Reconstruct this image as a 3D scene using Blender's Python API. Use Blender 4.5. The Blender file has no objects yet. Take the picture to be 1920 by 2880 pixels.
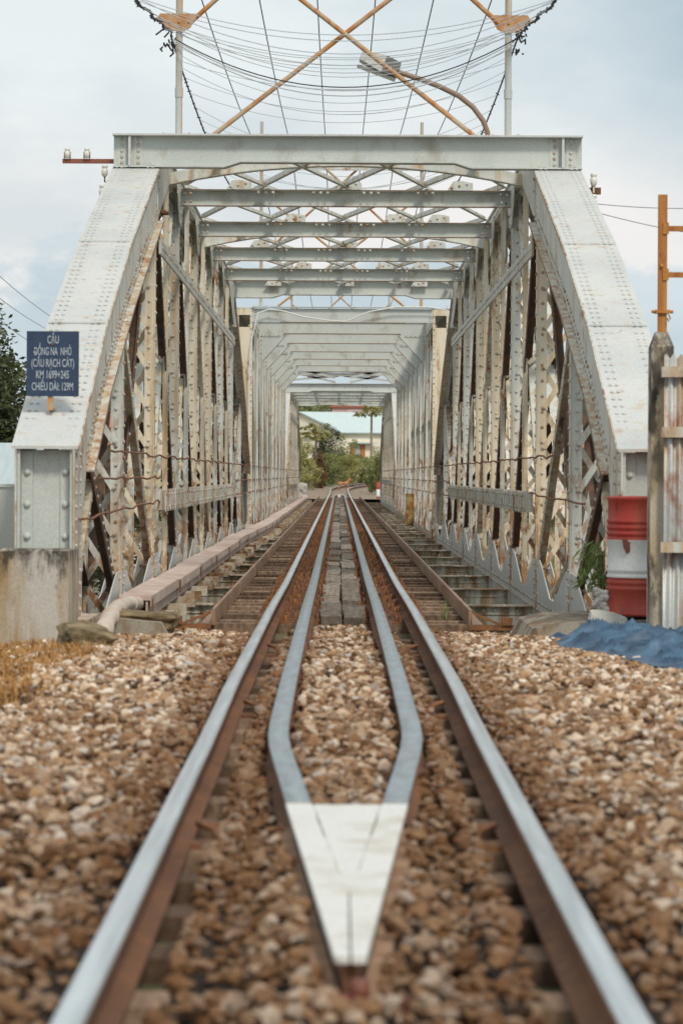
import bpy, math, random
import numpy as np
from mathutils import Vector, Matrix
random.seed(7); rng = np.random.default_rng(7)
R = math.radians
sc = bpy.context.scene
col = sc.collection
# ---------------------------------------------------------------- measures (metres, lens at the origin, +y down the track)
F = 8400.0; UX, VY = 952.6, 1336.0; ROLL = R(0.30)
def P(u, v, y):                     # photo measure (1920x2880) at a known distance -> world point
    du, dv = u - UX, v - VY
    c, s = math.cos(-ROLL), math.sin(-ROLL)
    du, dv = du*c - dv*s, du*s + dv*c
    return Vector((du*y/F, y, -dv*y/F))
ZR = -1.03                          # top of rail
XT = 0.03                           # track centre
XB = 0.065                          # bridge centre
XI, XO = 1.98, 2.40                 # inner / outer face of a truss
ZF = -1.345                         # top of floor beams
ZRP=[(-30,-1.02),(6,-1.02),(11.4,-1.010),(14.5,-.985),(21,-.990),(30,-1.03),(999,-1.03)]
def zr(y):
    for (a,za),(b,zb) in zip(ZRP,ZRP[1:]):
        if a<=y<=b:
            t=(y-a)/(b-a); t=t*t*(3-2*t); return za+(zb-za)*t
    return ZR
# ---------------------------------------------------------------- mesh builder
class MB:
    def __init__(s): s.v=[]; s.f=[]; s.m=[]; s.sm=[]
    def add(s, vs, fs, m=0, smooth=False):
        o=len(s.v); s.v.extend([tuple(p) for p in vs])
        for f in fs: s.f.append(tuple(i+o for i in f)); s.m.append(m); s.sm.append(smooth)
    def box(s, a, b, m=0):
        x0,y0,z0=a; x1,y1,z1=b
        if x0>x1:x0,x1=x1,x0
        if y0>y1:y0,y1=y1,y0
        if z0>z1:z0,z1=z1,z0
        s.add([(x0,y0,z0),(x1,y0,z0),(x1,y1,z0),(x0,y1,z0),(x0,y0,z1),(x1,y0,z1),(x1,y1,z1),(x0,y1,z1)],
              [(3,2,1,0),(4,5,6,7),(0,1,5,4),(1,2,6,5),(2,3,7,6),(3,0,4,7)], m)
    def prism(s, prof, p0, p1, up=(0,0,1), m=0, smooth=False):   # closed profile (side, up) swept from p0 to p1
        p0=Vector(p0); p1=Vector(p1); d=(p1-p0).normalized(); up=Vector(up)
        sd=d.cross(up).normalized(); u=sd.cross(d).normalized(); n=len(prof)
        vs=[p0+sd*a+u*b for a,b in prof]+[p1+sd*a+u*b for a,b in prof]
        area=sum(prof[i][0]*prof[(i+1)%n][1]-prof[(i+1)%n][0]*prof[i][1] for i in range(n))
        fs=[(i,(i+1)%n,n+(i+1)%n,n+i) for i in range(n)]; c0=tuple(range(n))[::-1]; c1=tuple(range(n,2*n))
        if area>0: fs=[f[::-1] for f in fs]; c0=c0[::-1]; c1=c1[::-1]
        s.add(vs, fs, m, smooth); s.add(vs,[c0,c1],m)
    def bar(s, p0, p1, w, h, up=(0,0,1), m=0):
        s.prism([(-w/2,-h/2),(w/2,-h/2),(w/2,h/2),(-w/2,h/2)], p0, p1, up, m)
    def plate(s, pts, axis, a, b, m=0):    # polygon in the plane across `axis` (0:x -> (y,z), 1:y -> (x,z), 2:z -> (x,y)) thickened a..b
        n=len(pts)
        def mk(t,p):
            return (t,p[0],p[1]) if axis==0 else ((p[0],t,p[1]) if axis==1 else (p[0],p[1],t))
        vs=[mk(a,p) for p in pts]+[mk(b,p) for p in pts]
        s.add(vs,[tuple(range(n))[::-1],tuple(range(n,2*n))]+[(i,(i+1)%n,n+(i+1)%n,n+i) for i in range(n)],m)
    def tube(s, pts, r, n=8, m=0, smooth=True, cap=True):
        pts=[Vector(p) for p in pts]; N=len(pts); rs=r if isinstance(r,(list,tuple)) else [r]*N
        vs=[]; ref=None
        for i,p in enumerate(pts):
            d=(pts[min(i+1,N-1)]-pts[max(i-1,0)]).normalized()
            if ref is None: ref=Vector((0,0,1)) if abs(d.z)<.9 else Vector((1,0,0))
            a=d.cross(ref).normalized(); b=a.cross(d).normalized(); ref=b
            for k in range(n):
                t=2*math.pi*k/n; vs.append(p+(a*math.cos(t)+b*math.sin(t))*rs[i])
        fs=[(i*n+k,i*n+(k+1)%n,(i+1)*n+(k+1)%n,(i+1)*n+k) for i in range(N-1) for k in range(n)]
        s.add(vs,fs,m,smooth)
        if cap: s.add(vs,[tuple(range(n))[::-1],tuple(range((N-1)*n,N*n))],m)
    def lathe(s, prof, c, n=24, m=0, smooth=True, cap=True):      # prof: (r, z)
        c=Vector(c); N=len(prof)
        vs=[c+Vector((r*math.cos(2*math.pi*k/n),r*math.sin(2*math.pi*k/n),z)) for r,z in prof for k in range(n)]
        fs=[(i*n+k,i*n+(k+1)%n,(i+1)*n+(k+1)%n,(i+1)*n+k) for i in range(N-1) for k in range(n)]
        s.add(vs,fs,m,smooth)
        if cap: s.add(vs,[tuple(range(n))[::-1],tuple(range((N-1)*n,N*n))],m)
    def rivet(s, p, nrm, r=.019, h=.014, m=1):
        p=Vector(p); nrm=Vector(nrm); a=nrm.orthogonal().normalized(); b=nrm.cross(a)
        vs=[]
        for rr,hh in ((r,0),(r*.72,h*.72)):
            for k in range(6):
                t=k*math.pi/3; vs.append(p+a*math.cos(t)*rr+b*math.sin(t)*rr+nrm*hh)
        vs.append(p+nrm*h)
        s.add(vs,[(k,(k+1)%6,6+(k+1)%6,6+k) for k in range(6)]+[(6+k,6+(k+1)%6,12) for k in range(6)],m,True)
    def rivets(s, p0, p1, nrm, step=.13, **k):
        p0=Vector(p0); p1=Vector(p1); n=max(1,int((p1-p0).length/step))
        for i in range(n+1): s.rivet(p0.lerp(p1,i/n),nrm,**k)
    def build(s, name, mats, parent=None, origin=None):
        me=bpy.data.meshes.new(name)
        o=Vector(origin) if origin is not None else (wloc(parent) if parent else Vector((0,0,0)))
        v=np.array(s.v,dtype=np.float64).reshape(-1,3)-np.array(o)
        me.from_pydata(v.tolist(),[],s.f)
        me.polygons.foreach_set('material_index',s.m); me.polygons.foreach_set('use_smooth',s.sm)
        for mm in (mats if isinstance(mats,(list,tuple)) else [mats]): me.materials.append(mm)
        me.update()
        ob=bpy.data.objects.new(name,me); col.objects.link(ob)
        if parent: ob.parent=parent
        else: ob.location=o
        if parent and origin is not None: ob.location=o-wloc(parent)
        return ob
def wloc(o):
    l=Vector((0,0,0))
    while o: l+=o.location; o=o.parent
    return l
def tag(o, label=None, cat=None, group=None, kind=None):
    if label: o['label']=label
    if cat: o['category']=cat
    if group: o['group']=group
    if kind: o['kind']=kind
    return o
def empty(name, loc, label=None, cat=None, group=None):
    o=bpy.data.objects.new(name,None); col.objects.link(o); o.location=loc; o.empty_display_size=.2
    return tag(o,label,cat,group)
def copy_tree(o, parent=None):
    c=o.copy(); col.objects.link(c); c.parent=parent
    for ch in list(o.children): copy_tree(ch,c)
    return c
def lerp(a,b,t): return a+(b-a)*t
# ---------------------------------------------------------------- materials
def newmat(name):
    m=bpy.data.materials.new(name); m.use_nodes=True; nt=m.node_tree; nt.nodes.clear()
    out=nt.nodes.new('ShaderNodeOutputMaterial'); b=nt.nodes.new('ShaderNodeBsdfPrincipled')
    nt.links.new(b.outputs[0],out.inputs[0]); return m,nt,b
def nd(nt,t,**k):
    n=nt.nodes.new(t)
    for a,v in k.items(): setattr(n,a,v)
    return n
def noise(nt, scale, detail=4, stretch=(1,1,1), rough=.55, coord='pos', off=0):
    if coord=='pos': g=nd(nt,'ShaderNodeNewGeometry'); src=g.outputs['Position']
    else: g=nd(nt,'ShaderNodeTexCoord'); src=g.outputs['Object']
    mp=nd(nt,'ShaderNodeMapping'); mp.inputs['Scale'].default_value=stretch; mp.inputs['Location'].default_value=(off,off*.7,off*.3)
    n=nd(nt,'ShaderNodeTexNoise'); n.inputs['Scale'].default_value=scale; n.inputs['Detail'].default_value=detail; n.inputs['Roughness'].default_value=rough
    nt.links.new(src,mp.inputs[0]); nt.links.new(mp.outputs[0],n.inputs['Vector']); return n.outputs[0]
def ramp(nt, fac, stops):
    r=nd(nt,'ShaderNodeValToRGB'); e=r.color_ramp.elements
    while len(e)<len(stops): e.new(.5)
    for el,(p,c) in zip(e,stops):
        el.position=p; el.color=(c,c,c,1) if isinstance(c,(int,float)) else (*c,1)
    nt.links.new(fac,r.inputs[0]); return r.outputs[0]
def mix(nt, fac, a, b, mode='MIX'):
    m=nd(nt,'ShaderNodeMix',data_type='RGBA',blend_type=mode)
    for sck,val in ((m.inputs[0],fac),(m.inputs[6],a),(m.inputs[7],b)):
        if isinstance(val,(int,float)): sck.default_value=val
        elif isinstance(val,tuple): sck.default_value=(*val,1)
        else: nt.links.new(val,sck)
    return m.outputs[2]
def mul(nt,a,b):
    m=nd(nt,'ShaderNodeMath',operation='MULTIPLY')
    for s_,v in ((m.inputs[0],a),(m.inputs[1],b)):
        if isinstance(v,(int,float)): s_.default_value=v
        else: nt.links.new(v,s_)
    return m.outputs[0]
def bump(nt,b,h,strength=.3,dist=.01):
    bp=nd(nt,'ShaderNodeBump'); bp.inputs['Strength'].default_value=strength; bp.inputs['Distance'].default_value=dist
    nt.links.new(h,bp.inputs['Height']); nt.links.new(bp.outputs[0],b.inputs['Normal'])
def worn(name, base, stain, rust, st=(.5,.7), ru=(.62,.7), ruscale=7, stretch=(6,6,.5), rough=.55, metal=0, base2=None, bmp=.15, off=0, low=0):
    """painted / raw surface with long run-down stains and rust patches of their own shape"""
    m,nt,b=newmat(name)
    c=base
    if base2: c=mix(nt,ramp(nt,noise(nt,1.3,3,off=off+3),[(.35,0),(.65,1)]),base,base2)
    c=mix(nt,ramp(nt,noise(nt,1.6,4,stretch,off=off),[(st[0],0),(st[1],1)]),c,stain)
    nz=noise(nt,ruscale,6,(1,1,.45),.62,off=off+11)
    f=ramp(nt,nz,[(ru[0],0),(ru[1],1)])
    big=ramp(nt,noise(nt,.9,3,off=off+5),[(.38,0),(.6,1)])
    c=mix(nt,mul(nt,f,big),c,rust)
    if low:                          # splash-zone corrosion on the lower steel
        gg=nd(nt,'ShaderNodeNewGeometry'); sz=nd(nt,'ShaderNodeSeparateXYZ'); nt.links.new(gg.outputs['Position'],sz.inputs[0])
        mr=nd(nt,'ShaderNodeMapRange'); mr.inputs[1].default_value=.9; mr.inputs[2].default_value=-1.3; mr.inputs[3].default_value=0; mr.inputs[4].default_value=low
        nt.links.new(sz.outputs[2],mr.inputs[0])
        st2=ramp(nt,noise(nt,2.3,5,(5,5,.6),off=off+21),[(.54,0),(.66,1)])
        c=mix(nt,mul(nt,mr.outputs[0],st2),c,tuple(min(1,x*1.05) for x in stain))
        f2=ramp(nt,noise(nt,9,6,(1.3,1.3,.4),.65,off=off+31),[(.525,0),(.585,1)])
        c=mix(nt,mul(nt,mr.outputs[0],f2),c,rust)
        m3=nd(nt,'ShaderNodeMapRange'); m3.inputs[1].default_value=-.45; m3.inputs[2].default_value=-1.25; nt.links.new(sz.outputs[2],m3.inputs[0])
        c=mix(nt,mul(nt,m3.outputs[0],ramp(nt,noise(nt,5,6,(1.3,1.3,.5),.65,off=off+51),[(.50,0),(.57,1)])),c,(.40,.15,.03))
    c=mix(nt,ramp(nt,noise(nt,60,3,off=off),[(.3,.82),(.7,1)]),(0,0,0),c)
    if not isinstance(c,tuple): nt.links.new(c,b.inputs['Base Color'])
    b.inputs['Roughness'].default_value=rough; b.inputs['Metallic'].default_value=metal
    bump(nt,b,noise(nt,45,4),bmp,.006)
    return m
PAINT  = worn('bridge_paint',(.76,.765,.70),(.60,.43,.26),(.38,.14,.025),(.49,.70),(.565,.64),7,base2=(.66,.69,.65),low=1.0)
PAINTW = worn('bridge_paint_white',(.70,.70,.67),(.62,.52,.41),(.36,.14,.04),(.54,.78),(.62,.72),6,base2=(.62,.635,.62),bmp=.12)
PAINTK = worn('bridge_paint_clean',(.66,.685,.64),(.36,.30,.23),(.32,.14,.05),(.55,.80),(.63,.72),5,(2.2,2.2,1.6),base2=(.585,.62,.59),off=27,bmp=.08)
PAINTC = worn('bridge_paint_cream',(.84,.74,.57),(.62,.41,.20),(.32,.11,.02),(.48,.72),(.58,.67),6,off=4,low=.8)
PRUST  = worn('bridge_paint_rusted',(.70,.69,.61),(.58,.38,.20),(.34,.11,.02),(.42,.66),(.49,.60),9,off=9,low=.9)
RIVET  = worn('rivet_paint',(.62,.62,.57),(.46,.30,.17),(.22,.07,.02),(.46,.62),(.54,.60),14,off=2)
RUSTY  = worn('rust_steel',(.22,.10,.05),(.30,.13,.05),(.36,.15,.05),(.4,.7),(.5,.6),9,rough=.8,base2=(.16,.075,.04))
ORANGE = worn('orange_rust',(.52,.20,.045),(.40,.13,.03),(.16,.05,.02),(.45,.7),(.60,.66),10,rough=.75,base2=(.60,.27,.06))
PIPE   = worn('pipe_paint',(.58,.60,.58),(.60,.36,.16),(.48,.19,.05),(.45,.65),(.55,.66),9,off=7)
PIPEO  = worn('pipe_orange',(.56,.42,.28),(.58,.27,.08),(.50,.18,.04),(.40,.6),(.48,.6),9,off=8,stretch=(3,3,3))
SHADEST = worn('shaded_steel',(.075,.052,.040),(.18,.10,.06),(.22,.08,.03),(.4,.7),(.5,.6),9,rough=.75)  # shade of the diagonals' undersides put into the base colour, rust patches over it
FLOORP = worn('floor_paint',(.74,.72,.63),(.36,.25,.14),(.20,.075,.02),(.42,.62),(.50,.60),8,off=12)
FLANGE = worn('floor_flange',(.74,.67,.54),(.42,.25,.13),(.20,.075,.02),(.40,.62),(.48,.58),10,off=15,stretch=(3,3,3))
RAILW  = worn('rail_rust',(.15,.064,.03),(.26,.115,.05),(.28,.12,.05),(.4,.7),(.5,.62),12,rough=.85,off=1,stretch=(2,.6,2))
def simple(name,c,c2=None,scale=6,rough=.6,metal=0,stretch=(1,1,1),bmp=.2,bscale=40,lo=.35,hi=.65,bd=.006,coord='pos'):
    m,nt,b=newmat(name)
    if c2: nt.links.new(mix(nt,ramp(nt,noise(nt,scale,5,stretch,coord=coord),[(lo,0),(hi,1)]),c,c2),b.inputs['Base Color'])
    else: b.inputs['Base Color'].default_value=(*c,1)
    b.inputs['Roughness'].default_value=rough; b.inputs['Metallic'].default_value=metal
    if bmp: bump(nt,b,noise(nt,bscale,4,coord=coord),bmp,bd)
    return m
RAILT  = simple('rail_polished',(.86,.90,.92),(.60,.64,.66),3,.28,.85,(9,.35,1),.05)
GUARDT = simple('guard_rail_top',(.40,.45,.475),(.31,.335,.34),5,.5,.55,(4,.8,1),.15)
WHITE  = worn('white_paint',(.80,.785,.74),(.62,.55,.46),(.24,.15,.09),(.50,.72),(.62,.68),16,off=3,stretch=(3,3,3))
WOOD   = simple('weathered_wood',(.25,.170,.115),(.10,.060,.036),3,.85,0,(9,1,4),.6,30,bd=.01)
WOOD2  = simple('grey_board',(.27,.235,.195),(.12,.095,.072),2.5,.85,0,(10,1.2,4),.6,30,bd=.01)
CONC   = worn('stained_concrete',(.47,.42,.35),(.36,.28,.19),(.10,.075,.05),(.42,.66),(.50,.62),2.2,(5,5,.6),.9,bmp=.5,off=6)
CONCK  = worn('kerb_concrete',(.42,.38,.31),(.26,.17,.09),(.10,.07,.04),(.45,.62),(.52,.62),5,(3,3,2),.9,bmp=.5,off=16)
DUCT   = simple('pink_duct',(.70,.56,.49),(.52,.38,.31),2,.8,0,(2,1,2),.25)
PVC    = simple('pvc_pipe',(.72,.62,.53),(.60,.47,.37),5,.5,0,(1,1,1),.1)
def objvar(m,lo,hi):
    nt=m.node_tree; b=[n for n in nt.nodes if n.type=='BSDF_PRINCIPLED'][0]; src=b.inputs['Base Color'].links[0].from_socket
    oi=nd(nt,'ShaderNodeObjectInfo'); k=ramp(nt,oi.outputs['Random'],[(0,lo),(.5,(1,.95,.9)),(1,hi)])
    nt.links.new(mix(nt,1.0,src,k,'MULTIPLY'),b.inputs['Base Color'])
objvar(WOOD,(.45,.38,.33),(1.9,1.9,1.9)); objvar(WOOD2,(.55,.5,.45),(1.7,1.7,1.68))
BLACK  = simple('black_cable',(.015,.014,.014),None,rough=.6,bmp=0)
GREYW  = simple('grey_wire',(.48,.51,.53),None,rough=.5,bmp=0)
ROPE   = simple('rusty_rope',(.20,.09,.05),(.30,.14,.08),12,.9)
PORC   = simple('porcelain',(.78,.76,.70),None,rough=.25,bmp=0)
DPORC  = simple('dark_porcelain',(.08,.06,.055),None,rough=.3,bmp=0)
SIGNB  = simple('sign_blue',(.022,.045,.095),(.032,.058,.115),30,.5,0,bmp=.05)
SIGNW  = simple('sign_letter',(.42,.47,.53),None,rough=.6,bmp=0)
RED    = worn('drum_red',(.42,.026,.018),(.46,.08,.04),(.16,.03,.02),(.4,.7),(.62,.7),8,(3,3,1),.5,off=2)
DRUMW  = worn('drum_white',(.76,.77,.74),(.68,.66,.60),(.28,.06,.03),(.5,.8),(.70,.74),8,(3,3,1),.5,off=21)
TARP   = simple('blue_tarp',(.085,.17,.265),(.018,.042,.085),4,.55,0,(1,1,1),.15,60)
CORR   = worn('corrugated_zinc',(.54,.55,.53),(.50,.34,.21),(.30,.10,.035),(.47,.68),(.52,.63),6,(9,9,.6),.5,.3,off=13)
GLASS  = simple('dark_glass',(.05,.06,.07),None,rough=.1,bmp=0)
def leafmat(name,a,b_,trans=.25):
    m,nt,b=newmat(name); g=nd(nt,'ShaderNodeNewGeometry')
    c=ramp(nt,g.outputs['Random Per Island'],[(0,a),(.5,tuple((x+y)/2 for x,y in zip(a,b_))),(1,b_)])
    c=mix(nt,ramp(nt,noise(nt,.9,3),[(.35,0),(.65,1)]),c,mix(nt,.5,c,b_))
    nt.links.new(c,b.inputs['Base Color']); b.inputs['Roughness'].default_value=.5
    tr=nd(nt,'ShaderNodeBsdfTranslucent'); nt.links.new(c,tr.inputs[0]); ms=nd(nt,'ShaderNodeMixShader'); ms.inputs[0].default_value=trans
    out=[n for n in nt.nodes if n.type=='OUTPUT_MATERIAL'][0]
    nt.links.new(b.outputs[0],ms.inputs[1]); nt.links.new(tr.outputs[0],ms.inputs[2]); nt.links.new(ms.outputs[0],out.inputs[0]); return m
LEAFD=leafmat('leaf_dark',(.03,.05,.018),(.10,.11,.04))
LEAFM=leafmat('leaf_mid',(.12,.16,.05),(.34,.35,.13))
LEAFY=leafmat('leaf_yellowish',(.20,.22,.06),(.48,.44,.17))
LEAFR=leafmat('leaf_red_brown',(.17,.085,.04),(.27,.16,.08))
LEAFB=leafmat('leaf_bright',(.07,.12,.025),(.17,.24,.06))
STRAW=leafmat('dry_straw',(.42,.17,.035),(.60,.33,.10))
BARK=simple('bark',(.16,.115,.08),(.10,.07,.05),8,.9)
def mould(mat,ztop,zlow,colr,amt=.9,scale=2.6):
    nt=mat.node_tree; b=[n for n in nt.nodes if n.type=='BSDF_PRINCIPLED'][0]; src=b.inputs['Base Color'].links[0].from_socket
    gg=nd(nt,'ShaderNodeNewGeometry'); sz=nd(nt,'ShaderNodeSeparateXYZ'); nt.links.new(gg.outputs['Position'],sz.inputs[0])
    mr=nd(nt,'ShaderNodeMapRange'); mr.inputs[1].default_value=zlow; mr.inputs[2].default_value=ztop; mr.inputs[3].default_value=-.24; mr.inputs[4].default_value=.13; nt.links.new(sz.outputs[2],mr.inputs[0])
    ad=nd(nt,'ShaderNodeMath',operation='ADD'); nt.links.new(noise(nt,scale,7,(3.2,3.2,1.3),.65,off=40),ad.inputs[0]); nt.links.new(mr.outputs[0],ad.inputs[1])
    nt.links.new(mix(nt,mul(nt,ramp(nt,ad.outputs[0],[(.50,0),(.66,1)]),amt),src,colr),b.inputs['Base Color'])
DUSTY=simple('dusty_rail_foot',(.42,.27,.17),(.28,.15,.085),9,.95)
# stones
def stonemat():
    m,nt,b=newmat('ballast_stone'); g=nd(nt,'ShaderNodeNewGeometry')
    c=ramp(nt,g.outputs['Random Per Island'],[(0,(.05,.024,.011)),(.20,(.28,.140,.058)),(.36,(.50,.310,.170)),(.55,(.26,.170,.11)),(.75,(.69,.50,.34)),(.90,(.88,.75,.61)),(1,(.46,.42,.39))])
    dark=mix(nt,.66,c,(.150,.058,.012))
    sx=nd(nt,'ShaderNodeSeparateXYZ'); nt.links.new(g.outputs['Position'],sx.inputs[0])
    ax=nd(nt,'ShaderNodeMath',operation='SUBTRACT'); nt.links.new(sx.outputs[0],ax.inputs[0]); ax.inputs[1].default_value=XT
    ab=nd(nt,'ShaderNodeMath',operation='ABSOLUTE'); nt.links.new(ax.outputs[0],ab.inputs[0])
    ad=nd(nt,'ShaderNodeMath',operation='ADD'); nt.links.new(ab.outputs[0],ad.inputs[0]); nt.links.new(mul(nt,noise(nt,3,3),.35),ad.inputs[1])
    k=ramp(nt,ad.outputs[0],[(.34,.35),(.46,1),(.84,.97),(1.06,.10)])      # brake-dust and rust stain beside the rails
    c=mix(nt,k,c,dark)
    nt.links.new(c,b.inputs['Base Color']); b.inputs['Roughness'].default_value=.85
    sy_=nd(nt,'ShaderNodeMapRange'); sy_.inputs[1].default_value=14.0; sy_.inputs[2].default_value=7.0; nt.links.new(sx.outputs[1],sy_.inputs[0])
    near_dark=mul(nt,sy_.outputs[0],ramp(nt,noise(nt,1.1,4),[(.30,.5),(.6,.95)]))       # foreground vignette painted into the near stones' colour, broken up by noise
    c=mix(nt,near_dark,c,mix(nt,.62,c,(.130,.055,.017)))
    nt.links.new(c,b.inputs['Base Color'])
    bump(nt,b,noise(nt,70,4),.5,.006); return m
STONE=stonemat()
def groundmat():
    m,nt,b=newmat('ground_soil')
    c=mix(nt,ramp(nt,noise(nt,.6,6),[(.35,0),(.65,1)]),(.15,.105,.06),(.20,.17,.09))
    c=mix(nt,ramp(nt,noise(nt,.25,5,off=8),[(.42,0),(.6,1)]),c,(.08,.10,.04))
    nt.links.new(c,b.inputs['Base Color']); b.inputs['Roughness'].default_value=.95; bump(nt,b,noise(nt,25,6),.8,.03); return m
GROUND=groundmat()
BED=simple('ballast_bed',(.030,.017,.010),(.016,.010,.006),30,.95,bmp=.8,bd=.02)
FARPATH=simple('pale_gravel',(.34,.26,.18),(.22,.16,.11),4,.95,bmp=.6,bd=.02)
def watermat():
    m,nt,b=newmat('river_water'); b.inputs['Base Color'].default_value=(.10,.105,.085,1); b.inputs['Roughness'].default_value=.12
    bump(nt,b,noise(nt,2.2,4,(1,.35,1)),.5,.08); return m
WATER=watermat()
# ---------------------------------------------------------------- ground, river
def gz(x,y):
    near=-1.20 if y<24 else -1.20
    t=min(1,max(0,(y-23.3)/2.2)); bank=lerp(-1.22,-5.2,t)
    if y>=23.3: z=bank
    else: z=-1.22 if abs(x)<6 else -1.22-.5*min(1,(abs(x)-6)/4)
    if y>60:
        t=min(1,max(0,(y-138)/11)); z=lerp(-5.2,-1.32,t*t*(3-2*t))
        if y>180: z=-1.32+min(1.0,(y-180)/60)*1.2
    return z
ys=np.unique(np.concatenate([np.linspace(-30,4,8),np.linspace(4,30,53),np.linspace(31,136,24),np.linspace(138,260,50),np.geomspace(270,3500,24)]))
xs=np.unique(np.concatenate([-np.geomspace(8,2500,24),np.linspace(-8,8,33),np.geomspace(8,2500,24)]))
g=MB(); nx=len(xs)
g.v=[(x,y,gz(x,y)) for y in ys for x in xs]
g.f=[(j*nx+i,j*nx+i+1,(j+1)*nx+i+1,(j+1)*nx+i) for j in range(len(ys)-1) for i in range(nx-1)]
g.m=[0]*len(g.f); g.sm=[True]*len(g.f)
tag(g.build('ground',GROUND),kind='structure')
w=MB(); w.add([(-400,25,-4.6),(400,25,-4.6),(400,150,-4.6),(-400,150,-4.6)],[(0,1,2,3)]); tag(w.build('river',WATER),kind='structure')
# ballast bed under the stones + stones themselves
def bedz(x,y):
    a=abs(x-XT); dn=min(1,max(0,(y-15.5)/6.5))
    if a<.20: z=-1.085
    elif .215<a<.325: z=-1.15
    elif a<.34: z=-1.105
    elif a<.40: z=lerp(-1.10,-1.125,(a-.34)/.06)
    elif a<.60: z=-1.21
    elif a<.62: z=-1.075
    elif a<1.1: z=lerp(-1.075,-1.06,(a-.62)/.5)
    elif a<2.0: z=lerp(-1.06,-1.11,(a-1.1)/.9)
    else: z=lerp(-1.11,-1.30,min(1,(a-2.0)/1.6))
    z-= (.085 if a<.62 else .13)*dn*dn; z+=(zr(y)-ZR)*(1-dn)
    return z + (.003 if a<.62 else .012)*math.sin(x*7+y*2.1)+.012*math.sin(y*3.7-x*3)
b=MB(); bx=np.unique(np.concatenate([np.linspace(-3.6,3.66,100),np.linspace(-.75,.81,160)])); by=np.linspace(1.5,23.0,70); n=len(bx)
b.v=[(x,y,bedz(x,y)-.045) for y in by for x in bx]
b.f=[(j*n+i,j*n+i+1,(j+1)*n+i+1,(j+1)*n+i) for j in range(len(by)-1) for i in range(n-1)]
b.m=[0]*len(b.f); b.sm=[True]*len(b.f)
o0=len(b.v); b.v += [(x,23.0,-2.2) for x in bx]; lb=(len(by)-1)*n
for i in range(n-1): b.f.append((lb+i,lb+i+1,o0+i+1,o0+i)); b.m.append(0); b.sm.append(False)
tag(b.build('ballast_bed',BED),kind='structure')
def grass_zone(x,y): return x < -1.52+.12*math.sin(y*1.9)-max(0,(13-y))*.35 and y<20.6
phi=(1+5**.5)/2
ICO=np.array([(-1,phi,0),(1,phi,0),(-1,-phi,0),(1,-phi,0),(0,-1,phi),(0,1,phi),(0,-1,-phi),(0,1,-phi),(phi,0,-1),(phi,0,1),(-phi,0,-1),(-phi,0,1)])/math.sqrt(1+phi*phi)
ICF=np.array([(0,11,5),(0,5,1),(0,1,7),(0,7,10),(0,10,11),(1,5,9),(5,11,4),(11,10,2),(10,7,6),(7,1,8),(3,9,4),(3,4,2),(3,2,6),(3,6,8),(3,8,9),(4,9,5),(2,4,11),(6,2,10),(8,6,7),(9,8,1)])
def stones(name, pts, rad, mat, label=None):
    N=len(pts); v=np.repeat(ICO[None],N,0)*(1+rng.uniform(-.36,.34,(N,12,1)))
    v*=rng.uniform(.55,1.4,(N,1,3))*rad[:,None,None]
    q=rng.normal(size=(N,4)); q/=np.linalg.norm(q,axis=1)[:,None]; a,b_,c,d=q.T
    Rm=np.stack([np.stack([a*a+b_*b_-c*c-d*d,2*(b_*c-a*d),2*(b_*d+a*c)],-1),np.stack([2*(b_*c+a*d),a*a-b_*b_+c*c-d*d,2*(c*d-a*b_)],-1),np.stack([2*(b_*d-a*c),2*(c*d+a*b_),a*a-b_*b_-c*c+d*d],-1)],1)
    v=np.einsum('nij,nkj->nki',Rm,v); v[:,:,2]*=.8
    v=(v+pts[:,None,:]).reshape(-1,3)
    f=(ICF[None]+np.arange(N)[:,None,None]*12).reshape(-1,3)
    me=bpy.data.meshes.new(name); me.vertices.add(len(v)); me.vertices.foreach_set('co',v.ravel())
    me.loops.add(f.size); me.loops.foreach_set('vertex_index',f.ravel().astype(np.int32))
    me.polygons.add(len(f)); me.polygons.foreach_set('loop_start',np.arange(0,f.size,3,dtype=np.int32))
    me.polygons.foreach_set('use_smooth',np.zeros(len(f),dtype=bool))
    me.materials.append(mat); me.update(calc_edges=True); me.validate()
    ob=bpy.data.objects.new(name,me); col.objects.link(ob); return ob
def gx_s(y): return .265 if y>12 else (max(.0,lerp(.0,.149,(y-6.3)/2.94)) if y<9.24 else lerp(.149,.265,(y-9.24)/2.76))
pts=[];rad=[]
NST=100000
yy=4.0+19.0*np.sqrt(rng.uniform(0,1,NST*2)*(1-.03)+.03*0); xx=rng.uniform(-1,1,NST*2)
for x_,y_ in zip(xx,yy):
    x=x_*(.122*y_+.75); y=y_
    a=abs(x-XT)
    if .425<a<.592 : continue
    if grass_zone(x,y) and random.random()<.86: continue
    if x>1.9 and y>21.3: continue
    gx=gx_s(y)
    if y>6.2 and (gx-.055<a<gx+.065): continue
    if 6.2<y<9.3 and a<gx+.03: continue
    z=bedz(x,y); r=random.uniform(.010,.023)*(1.35 if random.random()<.25 else 1)
    if a>.575 and a<.62: r*=.7
    pts.append((x,y,z-.010+random.uniform(-.024,.024))); rad.append(r)
    if len(pts)>=NST: break
tag(stones('ballast_stones',np.array(pts),np.array(rad),STONE),'tan and grey crushed ballast stones packed around the rails','ballast',kind='stuff')
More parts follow.
